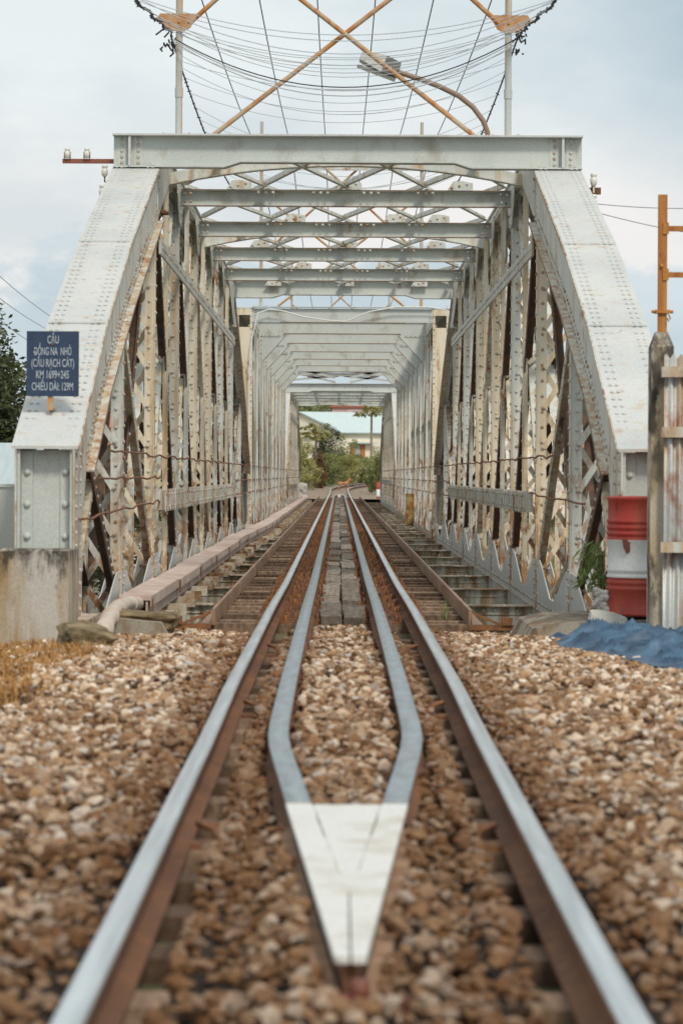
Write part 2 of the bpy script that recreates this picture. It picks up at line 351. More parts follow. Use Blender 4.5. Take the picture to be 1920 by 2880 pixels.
# ---------------------------------------------------------------- rails
def track_x(y): return XT if y<182 else XT+(y-182)**2/230.
def track_z(y): return zr(y) if y<172 else ZR+min(.62,(y-172)*.0145)
RP_SIDE=[(-.056,-.132),(.056,-.132),(.056,-.122),(.010,-.108),(.008,-.040),(.031,-.030),(.033,-.010)]
RP_BACK=[(-.033,-.010),(-.031,-.030),(-.008,-.040),(-.010,-.108),(-.056,-.122)]
RP_TOP=[(.033,-.010),(.026,-.001),(.010,.001),(-.010,.001),(-.026,-.001),(-.033,-.010)]
RPROF=RP_SIDE+[(.026,-.001),(.010,.001),(-.010,.001),(-.026,-.001)]+RP_BACK
def rail_sweep(name,path,mats,prof=RPROF,topset=(6,7,8,9,10),parent=None):
    m=MB(); n=len(prof); N=len(path); path=[Vector(p) for p in path]
    for i,p in enumerate(path):
        d=(path[min(i+1,N-1)]-path[max(i-1,0)]); d.z=0; d.normalize(); sd=Vector((d.y,-d.x,0))
        m.v += [tuple(p+sd*a+Vector((0,0,1))*b_) for a,b_ in prof]
    for i in range(N-1):
        for k in range(n):
            m.f.append((i*n+k,i*n+(k+1)%n,(i+1)*n+(k+1)%n,(i+1)*n+k)); m.m.append(1 if k in topset else 0); m.sm.append(k in topset)
    m.f.append(tuple(range(n))[::-1]); m.m.append(0); m.sm.append(False)
    m.f.append(tuple(range((N-1)*n,N*n))); m.m.append(0); m.sm.append(False)
    return m.build(name,mats,parent)
yr=list(np.linspace(-3,30,40))+list(np.linspace(32,182,40))+list(np.linspace(184,240,40))
for s,lb in ((-1,'polished running rail on the side of the pink cable duct'),(1,'polished running rail on the side of the red and white drum')):
    pth=[]
    for y in yr:
        dx=(y-182)/115 if y>182 else 0; L=math.hypot(1,dx)
        pth.append((track_x(y)+s*.5325/L, y-s*.5325*dx/L, track_z(y)))
    tag(rail_sweep('running_rail',pth,[RAILW,RAILT]),lb,'rail',group='running rails of the track')
# guard rails that splay to the painted nose
GP=[(-.050,-.125),(.050,-.125),(.050,-.112),(.012,-.100),(.010,-.030),(.0395,-.022),(.0395,.0),(-.0395,.0),(-.0395,-.022),(-.010,-.030),(-.012,-.100),(-.050,-.112)]
GXP=[(6.3,-.0025),(9.24,.149),(10.6,.219),(11.1,.243),(11.5,.257),(11.9,.264),(12.3,.2655),(13.2,.265)]
ZN=zr(8.0)+.0
def gx_(y):
    if y>13.2: return .265
    for (a,xa_),(b_,xb2) in zip(GXP,GXP[1:]):
        if a<=y<=b_: return lerp(xa_,xb2,(y-a)/(b_-a))
    return 0
for s,lb in ((-1,'flat grey guard rail bending to the white nose, on the pink duct side'),(1,'flat grey guard rail bending to the white nose, on the red drum side')):
    ypts=[9.24,10,10.6,11.1,11.3,11.5,11.7,11.9,12.1,12.3,13.2,14]+list(np.linspace(15,30,16))+list(np.linspace(34,150,30))
    pth=[(XT+s*gx_(y),y,zr(y)) for y in ypts]
    pth += [(XT+s*lerp(.265,.10,t),lerp(150,156,t),ZR) for t in (.5,1)]
    gr=tag(rail_sweep('guard_rail',pth,[RAILW,GUARDT],GP,(6,)),lb,'guard rail',group='guard rails inside the track')
    ou=lambda y: lerp(.034,.1885,(y-6.3)/2.94)
    m=MB(); yq=6.3+(.081-.037)/.0515
    rr=random.Random(5); inn=[(XT+s*(.0008+rr.random()*.0018),lerp(6.3,yq,t)) for t in (.99,.8,.6,.4,.2,0)]
    inn=[(XT+s*(ou(9.236)-.079),9.236)]+[(XT+s*(max(.003,ou(lerp(yq,9.236,t))-.079)+rr.uniform(-.0035,.0035)),lerp(yq,9.236,t)) for t in (.92,.84,.76,.7,.62,.55,.48,.4,.33,.25,.17,.09)]+inn
    pl=[(XT+s*ou(6.3),6.3),(XT+s*ou(9.236),9.236)]+inn
    m.plate(pl if s>0 else pl[::-1],2,ZN-.014,ZN+.002,1)
    pl=[(XT+s*.002,6.33),(XT+s*(ou(6.33)-.02),6.33),(XT+s*(ou(9.236)-.028),9.236),(XT+s*(ou(9.236)-.05),9.236),(XT+s*.002,yq+.4)]
    m.plate(pl if s>0 else pl[::-1],2,ZN-.125,ZN-.0145,0)
    pl=[(XT+s*(ou(6.2)-.01),6.2),(XT+s*(ou(6.2)+.035),6.2),(XT+s*(ou(9.236)+.028),9.236),(XT+s*(ou(9.236)-.015),9.236)]
    m.plate(pl if s>0 else pl[::-1],2,ZN-.135,ZN-.075,2)
    m.build('painted_tip',[RAILW,WHITE,DUSTY],gr)
wd=MB()
prof=[(XT-.1035,9.232),(XT+.1035,9.232),(XT+.004,7.27),(XT-.004,7.27)]
wd.plate(prof[::-1],2,ZN-.10,ZN-.001)
tag(wd.build('nose_block',WHITE,origin=(XT,8.2,ZR-.1)),'white painted wedge block filling the point between the guard rails','track block')
bb=MB(); bb.bar((XT-.10,6.22,ZN-.09),(XT+.12,6.18,ZN-.09),.05,.05); bb.lathe([(0,0),(.02,0),(.02,.05),(0,.05)],(XT+.02,6.2,ZN-.08),8)
tag(bb.build('nose_bolt',worn('bolt_red',(.22,.05,.035),(.2,.08,.04),(.1,.03,.02))),'rusty red bolt bar at the tip of the white nose block','bolt')
# approach sleepers (mostly buried)
sp=MB(); sp.box((-.95,-.11,-1.30),(.95,.11,-1.168))
s0=None
cl=MB()
def clip_mb(x,sgn):
    m=MB(); m.box((x-.05,-.07,-1.168),(x+.05,.07,-1.150)); m.tube([(x+sgn*.05,-.05,-1.15),(x+sgn*.03,-.05,-1.105),(x-sgn*.02,0,-1.095),(x+sgn*.03,.05,-1.105),(x+sgn*.05,.05,-1.15)],.011,6); return m
i=0; y=4.6
while y<21.0:
    if s0 is None:
        o=s0=sp.build('track_sleeper',WOOD,origin=(0,0,0)); o.location=(XT,y,zr(y)-ZR)
        for sx in (-1,1):
            for sg in (-1,1):
                c=clip_mb(sx*.5325+sg*.095,sg).build('rail_clip',RUSTY,origin=(0,0,0)); c.parent=o; c.location=(0,0,0)
    elif i%7==0: o=copy_tree(s0); o.location=(XT,y,zr(y)-ZR)
    else: o=s0.copy(); col.objects.link(o); o.location=(XT,y,zr(y)-ZR)
    tag(o,'brown timber sleeper mostly buried in the ballast before the bridge','sleeper',group='sleepers buried in the ballast')
    y+=.66; i+=1
# ---------------------------------------------------------------- bridge span one (and three)
Y0=22.0; PL=4.55
def K(k): return Y0+PL*k
EP=[(21.6,.20),(24.2,1.22),(27.0,2.10),(31.1,3.20)]
def epz(y):
    if y>K(4.5): y=2*K(4.5)-y
    for (a,za),(b_,zb) in zip(EP,EP[1:]):
        if a<=y<=b_: return lerp(za,zb,(y-a)/(b_-a))
    return 3.2
mirror_y=lambda y: 2*K(4.5)-y
CH='channel'
def post_mb(s,y,z0,z1,front=True,mats=None):
    m=MB(); xi,xo=XB+s*XI,XB+s*XO; t=.012
    for x,dr in ((xi,s),(xo,-s)):
        m.box((x,y-.085,z0),(x+dr*t,y+.085,z1))                                  # web
        m.box((x+dr*(t+.002),y-.085,z0),(x+dr*.105,y-.085+t,z1)); m.box((x+dr*(t+.002),y+.085-t,z0),(x+dr*.105,y+.085,z1))
        m.rivets((x+dr*.06,y-.085,z0+.1),(x+dr*.06,y-.085,z1-.1),(0,-1,0),.16)
    m.rivets((xi,y-.055,z0+.1),(xi,y-.055,z1-.1),(-s,0,0),.14)
    m.rivets((xi,y+.055,z0+.1),(xi,y+.055,z1-.1),(-s,0,0),.14)
    n=max(2,int((z1-z0)/.40)); dz=(z1-z0)/n
    for k in range(n):
        a=z0+k*dz; b_=a+dz
        m.bar((xi+s*.08,y-.091,a),(xo-s*.08,y-.091,b_),.055,.009,up=(0,1,0))
        m.bar((xo-s*.08,y+.091,a),(xi+s*.08,y+.091,b_),.055,.009,up=(0,1,0))
        m.rivet((xi+s*.07,y-.097,a),(0,-1,0)); m.rivet((xo-s*.07,y-.097,b_),(0,-1,0))
    return m
def diag_mb(s,ya,za,yb,zb,w=.13,offs=.0,dark=0):
    m=MB(); d=Vector((0,yb-ya,zb-za)).normalized(); nrm=Vector((0,-d.z,d.y))
    for x,dr in ((XB+s*(XI+.02+offs),s),(XB+s*(XO-.02-offs),-s)):
        m.bar((x,ya,za),(x,yb,zb),.012,w,up=nrm)
        e=nrm*(w/2-.006)
        m.bar(Vector((x+dr*.045,ya,za))+e,Vector((x+dr*.045,yb,zb))+e,.076,.012,up=nrm)
        if dr==s: m.rivets(Vector((x-s*.006,ya,za))+d*.3,Vector((x-s*.006,yb,zb))-d*.3,(-s,0,0),.20)
    return m
def end_post(s,flip=False):
    m=MB(); fy=(lambda y:mirror_y(y)) if flip else (lambda y:y)
    xa,xb_=XB+s*(XI-.03),XB+s*(XO+.03)
    if xa>xb_: xa,xb_=xb_,xa
    xi,xo=XB+s*XI,XB+s*XO
    # cover plate in three lengths
    for (ya,za),(yb,zb) in zip(EP,EP[1:]):
        m.add([(xa,fy(ya),za),(xb_,fy(ya),za),(xb_,fy(yb),zb),(xa,fy(yb),zb),(xa,fy(ya),za-.022),(xb_,fy(ya),za-.022),(xb_,fy(yb),zb-.022),(xa,fy(yb),zb-.022)],
              [(0,1,2,3),(7,6,5,4),(0,4,5,1),(1,5,6,2),(2,6,7,3),(3,7,4,0)],2)
        xe=xi-s*.036; m.bar((xe,fy(ya),za-.014),(xe,fy(yb),zb-.014),.010,.024,m=4)
        L=math.hypot(yb-ya,zb-za); nn=Vector((0,-(zb-za)/L*(-1 if flip else 1),(yb-ya)/L))
        for xr in (xa+.055,xa+.105,xb_-.055,xb_-.105):
            m.rivets((xr,fy(ya+.1),za+.036),(xr,fy(yb-.05),zb+.015),nn,.15,r=.016,h=.008,m=2)
    for ys_ in (24.2,27.0):           # joint straps
        z=epz(ys_); m.box((xa+.01,fy(ys_)-.02,z-.004),(xb_-.01,fy(ys_)+.02,z+.010),2)
    # side plates
    top=[(y,z-.024) for y,z in EP]; bot=[(31.35,2.66),(27.0,1.52),(24.2,.66),(22.6,.02),(22.25,-.35),(22.25,-1.05)]
    poly=top+bot+[(21.63,-1.05)]
    poly=[(fy(y),z) for y,z in poly]
    for x in (xi,xo):
        m.plate(poly,0,x-.007,x+.007,0)
    sx=xi-s*.008
    for (ya,za),(yb,zb) in list(zip(EP,EP[1:])):
        m.rivets((sx,fy(ya+.1),za-.07),(sx,fy(yb),zb-.09),(-s,0,0),.13)
    bl=[(22.6,.02),(24.2,.66),(27.0,1.52),(31.35,2.66)]
    for (ya,za),(yb,zb) in zip(bl,bl[1:]):
        m.rivets((sx,fy(ya),za+.06),(sx,fy(yb),zb+.06),(-s,0,0),.13); m.rivets((sx,fy(ya),za+.15),(sx,fy(yb),zb+.15),(-s,0,0),.15)
        m.bar((xi-s*.035,fy(ya),za),(xi-s*.035,fy(yb),zb),.07,.014,m=4); m.bar((xi-s*.072,fy(ya),za),(xi-s*.072,fy(yb),zb),.004,.02,m=5); m.bar((xo+s*.035,fy(ya),za),(xo+s*.035,fy(yb),zb),.07,.014)
        m.bar((xi+s*.04,fy(ya),za),(xi+s*.04,fy(yb),zb),.06,.013)
    # recessed web at the foot with its angles and rivets
    m.box((xi+s*.01,fy(21.76),-1.05),(xo-s*.01,fy(21.775),.172),3); m.box((xi+s*.01,fy(21.776),.10),(xo-s*.01,fy(23.2),.172),1)
    for x,dr in ((xi+s*.009,s),(xo-s*.009,-s)):
        m.box((x,fy(21.63),-1.05),(x+dr*.02,fy(21.757),.172),3); m.box((x+dr*.021,fy(21.742),-1.05),(x+dr*.10,fy(21.757),.16),3)
        for k in range(5): m.rivet((x+dr*.062,fy(21.742),-.93+k*.235),(0,1 if flip else -1,0),r=.030,h=.026,m=3)
    for k in range(13):
        m.rivet((sx,fy(21.70),-1.0+k*.095),(-s,0,0)); m.rivet((sx,fy(22.05),-1.0+k*.095),(-s,0,0))
    m.box((xi-s*.12,fy(21.5),-1.12),(xo+s*.12,fy(22.5),-1.052)); m.box((xi+s*.03,fy(21.7),-1.9),(xo-s*.03,fy(22.3),-1.122))
    return m
EDGE=worn('rusted_edge',(.30,.20,.13),(.26,.12,.05),(.17,.06,.02),(.4,.65),(.5,.6),9)
PM=[PAINT,RIVET,PAINTW,PAINTK,PRUST,EDGE]
PK=[PAINTK,RIVET,PAINTW,EDGE]
def foot_wing(s):
    m=MB(); x=XB+s*(XO+.03); m.box((x,22.30,-1.05),(x+s*.20,22.315,-.10),3); m.box((x+s*.20,22.26,-1.05),(x+s*.215,22.4,-.10),3); m.box((x,22.28,-.098),(x+s*.215,22.36,-.08),3); return m
def bottom_chord(s):
    m=MB(); top=[]
    for k in range(0,10):
        y=K(k); 
        if k==0: top += [(y+.3,-1.0),(y+1.3,-1.22)]
        elif k==9: top += [(y-1.3,-1.22),(y-.3,-1.0)]
        else: top += [(y-2.0,-1.20),(y-.70,-.90),(y-.45,-.86),(y+.45,-.86),(y+.70,-.90),(y+2.0,-1.20)]
    poly=top+[(K(9)-.3,-1.62),(K(0)+.3,-1.62)]
    for x in (XB+s*(XI+.016),XB+s*(XO-.016)): m.plate(poly,0,x-.006,x+.006,2)
    for x in (XB+s*(XI+.05),XB+s*(XO-.05)): m.box((x-.05,K(0)+.3,-1.64),(x+.05,K(9)-.3,-1.622)); m.box((x-.055,K(0)+.5,-1.39),(x+.045,K(9)-.5,-1.372))
    xr=XB+s*(XI+.010)
    m.rivets((xr,K(0)+.4,-1.30),(xr,K(9)-.4,-1.30),(-s,0,0),.20)
    for k in range(1,9):
        for dy in (-.34,-.22,.22,.34):
            m.rivets((xr,K(k)+dy,-1.22),(xr,K(k)+dy,-.92),(-s,0,0),.115)
    return m
def top_chord(s):
    m=MB(); xi,xo=XB+s*XI,XB+s*XO; a,b_=K(2)+.25,K(7)-.25
    for x,dr in ((xi,s),(xo,-s)):
        m.box((x,a,3.38),(x+dr*.014,b_,3.50)); m.box((x+dr*.015,a,3.38),(x+dr*.08,b_,3.394))
    m.box((xi-s*.03,a,3.502),(xo+s*.03,b_,3.52),2)
    m.rivets((xi,a,3.42),(xi,b_,3.42),(-s,0,0),.16)
    for k in range(2,8):                                    # gusset plates
        y=K(k)
        if k==2: pl=[(y+.08,3.15),(y+.08,2.72),(y+.25,2.72),(y+2.4,3.30),(y+2.4,3.44),(y+.08,3.44)]
        elif k==7: pl=[(y-.08,3.44),(y-2.4,3.44),(y-2.4,3.30),(y-.25,2.72),(y-.08,2.72),(y-.08,3.15)]
        else: pl=[(y-.62,3.44),(y-.62,3.30),(y-.2,2.96),(y+.2,2.96),(y+.62,3.30),(y+.62,3.44)]
        for x in (xi-s*.010,xo+s*.010):
            m.plate(pl,0,x-.006,x+.006)
        for dy in ((.17,) if k==2 else (-.17,) if k==7 else (-.17,.17)): m.rivets((xi-s*.017,y+dy,2.98),(xi-s*.017,y+dy,3.36),(-s,0,0),.12)
    return m
def span_truss(root,s):
    t=bottom_chord(s).build('side_truss',PM,root)
    top_chord(s).build('top_chord',PM,t)
    end_post(s).build('end_post',PM,t); end_post(s,True).build('end_post',PM,t)
    foot_wing(s).build('foot_wing',PM,t)
    for k in range(1,9):
        y=K(k); z1=3.18 if k in (2,7) else 3.36 if 2<k<7 else epz(y)-.45
        post_mb(s,y,-1.36,z1).build('post',[PAINTC if k in (2,4,5) else PAINT,RIVET],t)
    for k in range(2,7):
        diag_mb(s,K(k)+(.25 if k==2 else 0),3.15 if k==2 else 3.3,K(k+1),-1.0).build('diagonal',[SHADEST if k!=4 else PRUST,RIVET],t)
        diag_mb(s,K(k),-1.0,K(k+1)-(.25 if k==6 else 0),3.15 if k==6 else 3.3,.10,.05).build('diagonal',[PAINTC if k%2 else PAINT,RIVET],t)
        # hanger between the panel points
        ym=K(k+.5); m=MB()
        for x,dr in ((XB+s*XI,s),(XB+s*XO,-s)):
            m.box((x,ym-.045,-1.2),(x+dr*.010,ym+.045,3.36)); m.box((x+dr*.012,ym-.045,-1.2),(x+dr*.055,ym-.034,3.36))
        m.rivets((XB+s*XI,ym,-1.1),(XB+s*XI,ym,3.2),(-s,0,0),.16)
        for q in range(9):
            z=-1.05+q*.46; m.bar((XB+s*(XI+.06),ym-.05,z),(XB+s*(XO-.06),ym-.05,z+.40),.045,.008,up=(0,1,0))
        m.build('hanger',[PAINT if k%2 else PAINTC,RIVET],t)
    for fl in (False,True):
        f=(lambda y:mirror_y(y)) if fl else (lambda y:y)
        diag_mb(s,f(K(1)),epz(K(1))-.5,f(K(2)),-1.0).build('diagonal',[PRUST,RIVET],t)
        diag_mb(s,f(K(2)),2.8,f(K(1)),-1.0,.12,.05).build('diagonal',[SHADEST,RIVET],t)
        diag_mb(s,f(K(0)+.6),-1.0,f(K(1)),epz(K(1))-.55,.10,.05).build('diagonal',[PAINTC,RIVET],t)
        diag_mb(s,f(K(0)+1.1),.30,f(K(1)-.1),-1.05,.13,.03).build('diagonal',[SHADEST,RIVET],t)
    x=XB+s*(XI-.03); m=MB()
    m.box((x-.012,K(2)+.2,2.31),(x+.012,K(7)-.2,2.46)); m.rivets((x-s*.013,K(2)+.4,2.385),(x-s*.013,K(7)-.4,2.385),(-s,0,0),.30)
    m.build('brace_rail',PM,t)
    m=MB(); m.box((x-.05,K(2)+.35,-.38),(x+.03,K(7)-.3,-.17))
    for q in range(46):
        y=K(2)+.5+q*.48; m.box((x-s*.052,y-.04,-.395),(x-s*.064,y+.04,-.155)); m.rivet((x-s*.065,y,-.34),(-s,0,0)); m.rivet((x-s*.065,y,-.21),(-s,0,0))
    m.build('banded_channel',PM,t)
    return t
def portal(y,f=-1,top=3.53):
    m=MB(); xa,xb_=XB-XO-.02,XB+XO+.04
    low=3.20
    web=[(xa,low),(xa+1.15,low),(xa+1.32,low+.055),(xb_-1.32,low+.055),(xb_-1.15,low),(xb_,low),(xb_,top-.02),(xa,top-.02)]
    m.plate(web,1,y-.006,y+.006)
    m.box((xa-.005,y-.13,top-.018),(xb_+.005,y+.13,top),2)
    for (p,q) in (((xa,low),(xa+1.15,low)),((xa+1.15,low),(xa+1.32,low+.055)),((xa+1.32,low+.055),(xb_-1.32,low+.055)),((xb_-1.32,low+.055),(xb_-1.15,low)),((xb_-1.15,low),(xb_,low))):
        m.bar((p[0],y,p[1]-.008),(q[0],y,q[1]-.008),.20,.014)
    for x in (xa+.17,xb_-.20):                       # stiffeners with rivets
        m.box((x-.012,y-.11,low),(x+.012,y-.007,top-.02),2)
        for dx in (-.085,.085):
            m.box((x+dx-.05,y-.014,low+.005),(x+dx+.05,y-.007,top-.022))
            for k in range(5): m.rivet((x+dx,y-.014,low+.035+k*.062),(0,-1,0),r=.02)
    return m
def strut_mb(y):
    m=MB(); xa,xb_=XB-XI+.01,XB+XI-.01
    m.prism([(-.06,-.10),(.06,-.10),(.06,-.086),(-.046,-.086),(-.046,.086),(.06,.086),(.06,.10),(-.06,.10)],(xa,y,3.30),(xb_,y,3.30))
    m.box((xa,y-.066,3.196),(xb_,y-.061,3.206),3); m.box((xa,y-.066,3.388),(xb_,y-.061,3.398),3)
    for x0,n_,dz in ((xa+.06,2,None),(xb_-.12,2,None)):
        for a in range(2):
            for zz in (3.25,3.345): m.rivet((x0+a*.065,y-.061,zz),(0,-1,0),r=.021)
    for x0 in (XB-.95,XB-.30,XB+.30,XB+.95):
        for a in range(3): m.rivet((x0+(a-1)*.085,y-.061,3.36),(0,-1,0),r=.021)
    return m
def floor_beam(y):
    m=MB(); xa,xb_=XB-XI+.02,XB+XI-.02
    m.box((xa,y-.006,ZF-.50),(xb_,y+.006,ZF-.016)); m.box((xa,y-.075,ZF-.015),(xb_,y+.125,ZF),2); m.box((xa,y-.12,ZF-.515),(xb_,y+.12,ZF-.50))
    m.box((xa,y-.02,ZF-.10),(xb_,y-.007,ZF-.016)); m.rivets((xa+.05,y-.02,ZF-.06),(xb_-.05,y-.02,ZF-.06),(0,-1,0),.115)
    for x in (XB-1.35,XB-.85,XB+.85,XB+1.35): m.box((x-.035,y-.016,ZF-.48),(x+.035,y-.007,ZF-.102))
    m.rivets((xa+.1,y-.008,ZF-.28),(xb_-.1,y-.008,ZF-.28),(0,-1,0),.27)
    m.rivets((xa+.1,y-.045,ZF),(xb_-.1,y-.045,ZF),(0,0,1),.2,m=2)
    return m
def lateral_mb(k):
    m=MB(); ya,yb=K(k)+.06,K(k+1)-.06; z=3.43
    for x0 in (-1.9,-.95,0,.95):
        for (a,b_,dz) in ((x0,x0+.95,0),(x0+.95,x0,.02)):
            m.bar((XB+a,ya,z+dz),(XB+b_,yb,z+dz),.05,.010); m.bar((XB+a-.02,ya,z+dz+.028),(XB+b_-.02,yb,z+dz+.028),.010,.045)
    for x in ((-1.27,.04,1.36) if k%2==0 else (-.68,.66,1.25)):
        m.plate([(XB+x-.15,3.402),(XB+x+.15,3.402),(XB+x+.15,3.48),(XB+x+.04,3.505),(XB+x-.08,3.505)],1,yb-.03,yb-.02)
        for q in range(3): m.rivet((XB+x-.10+.09*q,yb-.031,3.425+.022*q),(0,-1,0),r=.018)
    # arched sway girder half way along the panel
    y=K(k+.5); prev=None
    if k in (2,4):
        for q in range(13):
            t=q/12; x=lerp(-XI,XI,t); zz=3.30+.22*(1-(2*t-1)**2)
            if prev: m.bar((prev[0],y,prev[1]),(XB+x,y,zz),.014,.13); m.bar((prev[0],y,prev[1]-.066),(XB+x,y,zz-.066),.16,.012)
            prev=(XB+x,zz)
    return m
def make_span(label):
    root=empty('bridge_span',(XB,Y0,-1.64),label,'bridge span','truss spans of the railway bridge')
    for s in (-1,1): span_truss(root,s)
    for y in (K(2)-.03,K(7)+.03): portal(y).build('portal_beam',PK,root)
    for k in range(3,7): strut_mb(K(k)).build('cross_strut',PK,root)
    for k in range(2,7): lateral_mb(k).build('lateral_bracing',[PAINT,RIVET],root)
    for k in range(0,10): floor_beam(K(k)+(.45 if k==0 else -.45 if k==9 else 0)).build('floor_beam',[FLOORP,RIVET,FLANGE],root)
    for x in (-.53,.53):
        m=MB(); m.box((XT+x-.008,K(0)+.5,ZF-.36),(XT+x+.008,K(9)-.5,ZF-.012)); m.box((XT+x-.09,K(0)+.5,ZF-.008),(XT+x+.09,K(9)-.5,ZF+.006)); m.build('stringer',[FLANGE],root)
    return root
span1=make_span('nearest truss span of pale grey riveted steel with sloping white end posts')
span3=copy_tree(span1); span3.location.y+=84.0
span3['label']='farthest sloping end post truss span framing the white house'
# ---------------------------------------------------------------- middle span: straight ends, knee braced struts
S2A,S2N,S2P=63.95,8,5.06; XI2,XO2=1.93,2.27
sp2=empty('bridge_span',(XB,S2A,-1.64),'middle truss span with upright cream end posts and knee braced struts','bridge span','truss spans of the railway bridge')
for s in (-1,1):
    m=MB(); top=[]
    for k in range(S2N+1):
        y=S2A+k*S2P; top += [(y-.9,-1.22),(y-.35,-.95),(y+.35,-.95),(y+.9,-1.22)] if 0<k<S2N else ([(y,-.9),(y+.4,-.9),(y+1,-1.22)] if k==0 else [(y-1,-1.22),(y-.4,-.9),(y,-.9)])
    yb=S2A+S2N*S2P
    for x in (XB+s*(XI2+.01),XB+s*(XO2-.01)): m.plate(top+[(yb,-1.62),(S2A,-1.62)],0,x-.006,x+.006)
    m.rivets((XB+s*(XI2+.004),S2A+.2,-1.3),(XB+s*(XI2+.004),yb-.2,-1.3),(-s,0,0),.2)
    m.box((XB+s*XI2,S2A+.3,-1.9),(XB+s*XO2,S2A+.7,-1.63))
    t=m.build('side_truss',PM,sp2)
    m=MB()
    for x,dr in ((XB+s*XI2,s),(XB+s*XO2,-s)): m.box((x,S2A+.02,3.22),(x+dr*.014,yb-.02,3.56))
    m.box((XB+s*(XI2-.03),S2A,3.562),(XB+s*(XO2+.03),yb,3.58),2); m.rivets((XB+s*XI2,S2A+.1,3.30),(XB+s*XI2,yb-.1,3.30),(-s,0,0),.18); m.build('top_chord',PM,t)
    for ye,f in ((S2A,-1),(yb,1)):
        m=MB(); m.box((XB+s*(XI2+.05),ye,-1.3),(XB+s*(XO2-.05),ye+f*-.012,3.16)); 
        for x in (XB+s*(XI2+.025),XB+s*(XO2-.025)):
            m.box((x-.024,ye-f*.0,-1.5),(x+.024,ye-f*.30,3.55)); m.rivets((x,ye,-1.3),(x,ye,3.4),(0,f,0),.13)
        m.box((XB+s*(XI2+.05),ye,3.42),(XB+s*(XO2-.05),ye-f*.02,3.56)); m.build('end_post',[PAINTC,RIVET],t)
    for k in range(1,S2N):
        y=S2A+k*S2P; m=MB()
        for x,dr in ((XB+s*XI2,s),(XB+s*XO2,-s)):
            m.box((x,y-.09,-1.3),(x+dr*.012,y+.09,3.22)); m.box((x+dr*.013,y-.09,-1.3),(x+dr*.10,y-.078,3.22)); m.rivets((x+dr*.05,y-.09,-1.2),(x+dr*.05,y-.09,3.1),(0,-1,0),.17)
        for q in range(9): m.box((XB+s*(XI2+.07),y-.10,-1.05+q*.46),(XB+s*(XO2-.07),y-.092,-.83+q*.46),2)
        m.build('post',PM,t)
    for k in range(S2N):
        ya=S2A+k*S2P; yc=ya+S2P
        a,b_=(3.2,-1.0) if k<S2N/2 else (-1.0,3.2)
        m=MB()
        for x in (XB+s*(XI2+.03),XB+s*(XO2-.03)):
            d=Vector((0,yc-ya,b_-a)).normalized(); m.bar((x,ya,a),(x,yc,b_),.014,.15,up=(0,-d.z,d.y)); m.bar((x+s*.03,ya,a),(x+s*.03,yc,b_),.06,.012,up=(0,-d.z,d.y))
        m.build('diagonal',[PRUST if k%2 else PAINTC,RIVET],t)
        m=MB(); ym=(ya+yc)/2
        for x in (XB+s*XI2,XB+s*XO2): m.box((x-.006,ym-.05,-1.2),(x+.006,ym+.05,3.2)); m.box((x-.03,ym-.05,-1.2),(x+.03,ym-.04,3.2))
        m.build('hanger',[PAINT,RIVET],t)
for k in range(S2N+1):
    y=S2A+k*S2P+(.02 if k==0 else 0); m=MB(); xa,xb_=XB-XI2+.005,XB+XI2-.005
    lo_=3.27 if k<7 else 3.47
    m.box((xa,y-.006,lo_),(xb_,y+.006,3.56)); m.box((xa,y-.09,3.562+.02),(xb_,y+.09,3.60),0); m.box((xa+.58,y-.07,lo_-.016),(xb_-.58,y+.07,lo_-.002),3)
    if k==0:
        for x in (xa+.06,xb_-.06): m.rivets((x,y-.006,3.31),(x,y-.006,3.53),(0,-1,0),.055)
    if 0<k<7:
        for s,x in ((1,xa),(-1,xb_)):
            m.plate([(x,3.268),(x,2.66),(x+s*.10,2.66),(x+s*.60,3.20),(x+s*.60,3.268)],1,y-.006,y+.005)
            m.bar((x+s*.06,y,2.61),(x+s*.64,y,3.245),.11,.014,up=(0,0,1),m=2); m.bar((x+s*.064,y-.03,2.595),(x+s*.644,y-.03,3.23),.06,.012,up=(0,0,1),m=3); m.box((x+s*.07,y-.02,3.19),(x+s*.5,y-.008,3.255)); m.rivets((x+s*.14,y-.02,3.22),(x+s*.45,y-.02,3.22),(0,-1,0),.1)
            m.rivets((x+s*.05,y-.008,2.7),(x+s*.05,y-.008,3.2),(0,-1,0),.09)
    if k>=7:
        for a,b_ in (((-1.9,3.30),(-.1,3.47)),((.1,3.47),(1.9,3.28)),((-1.2,3.47),(-.2,3.24)),((.3,3.24),(1.3,3.47))): m.bar((XB+a[0],y+.02,a[1]),(XB+b_[0],y+.02,b_[1]),.06,.075)
    m.build('cross_strut',PK,sp2)
    fb=floor_beam(y+(.3 if k==0 else -.3 if k==S2N else 0)); fb.build('floor_beam',[FLOORP,RIVET,FLANGE],sp2)
    if k<S2N and k>0: floor_beam(y+S2P/2).build('floor_beam',[FLOORP,RIVET,FLANGE],sp2)
for x in (-.53,.53):
    m=MB(); m.box((XT+x-.008,S2A+.4,ZF-.36),(XT+x+.008,yb-.4,ZF-.012)); m.box((XT+x-.09,S2A+.4,ZF-.008),(XT+x+.09,yb-.4,ZF+.006)); m.build('stringer',[FLANGE],sp2)
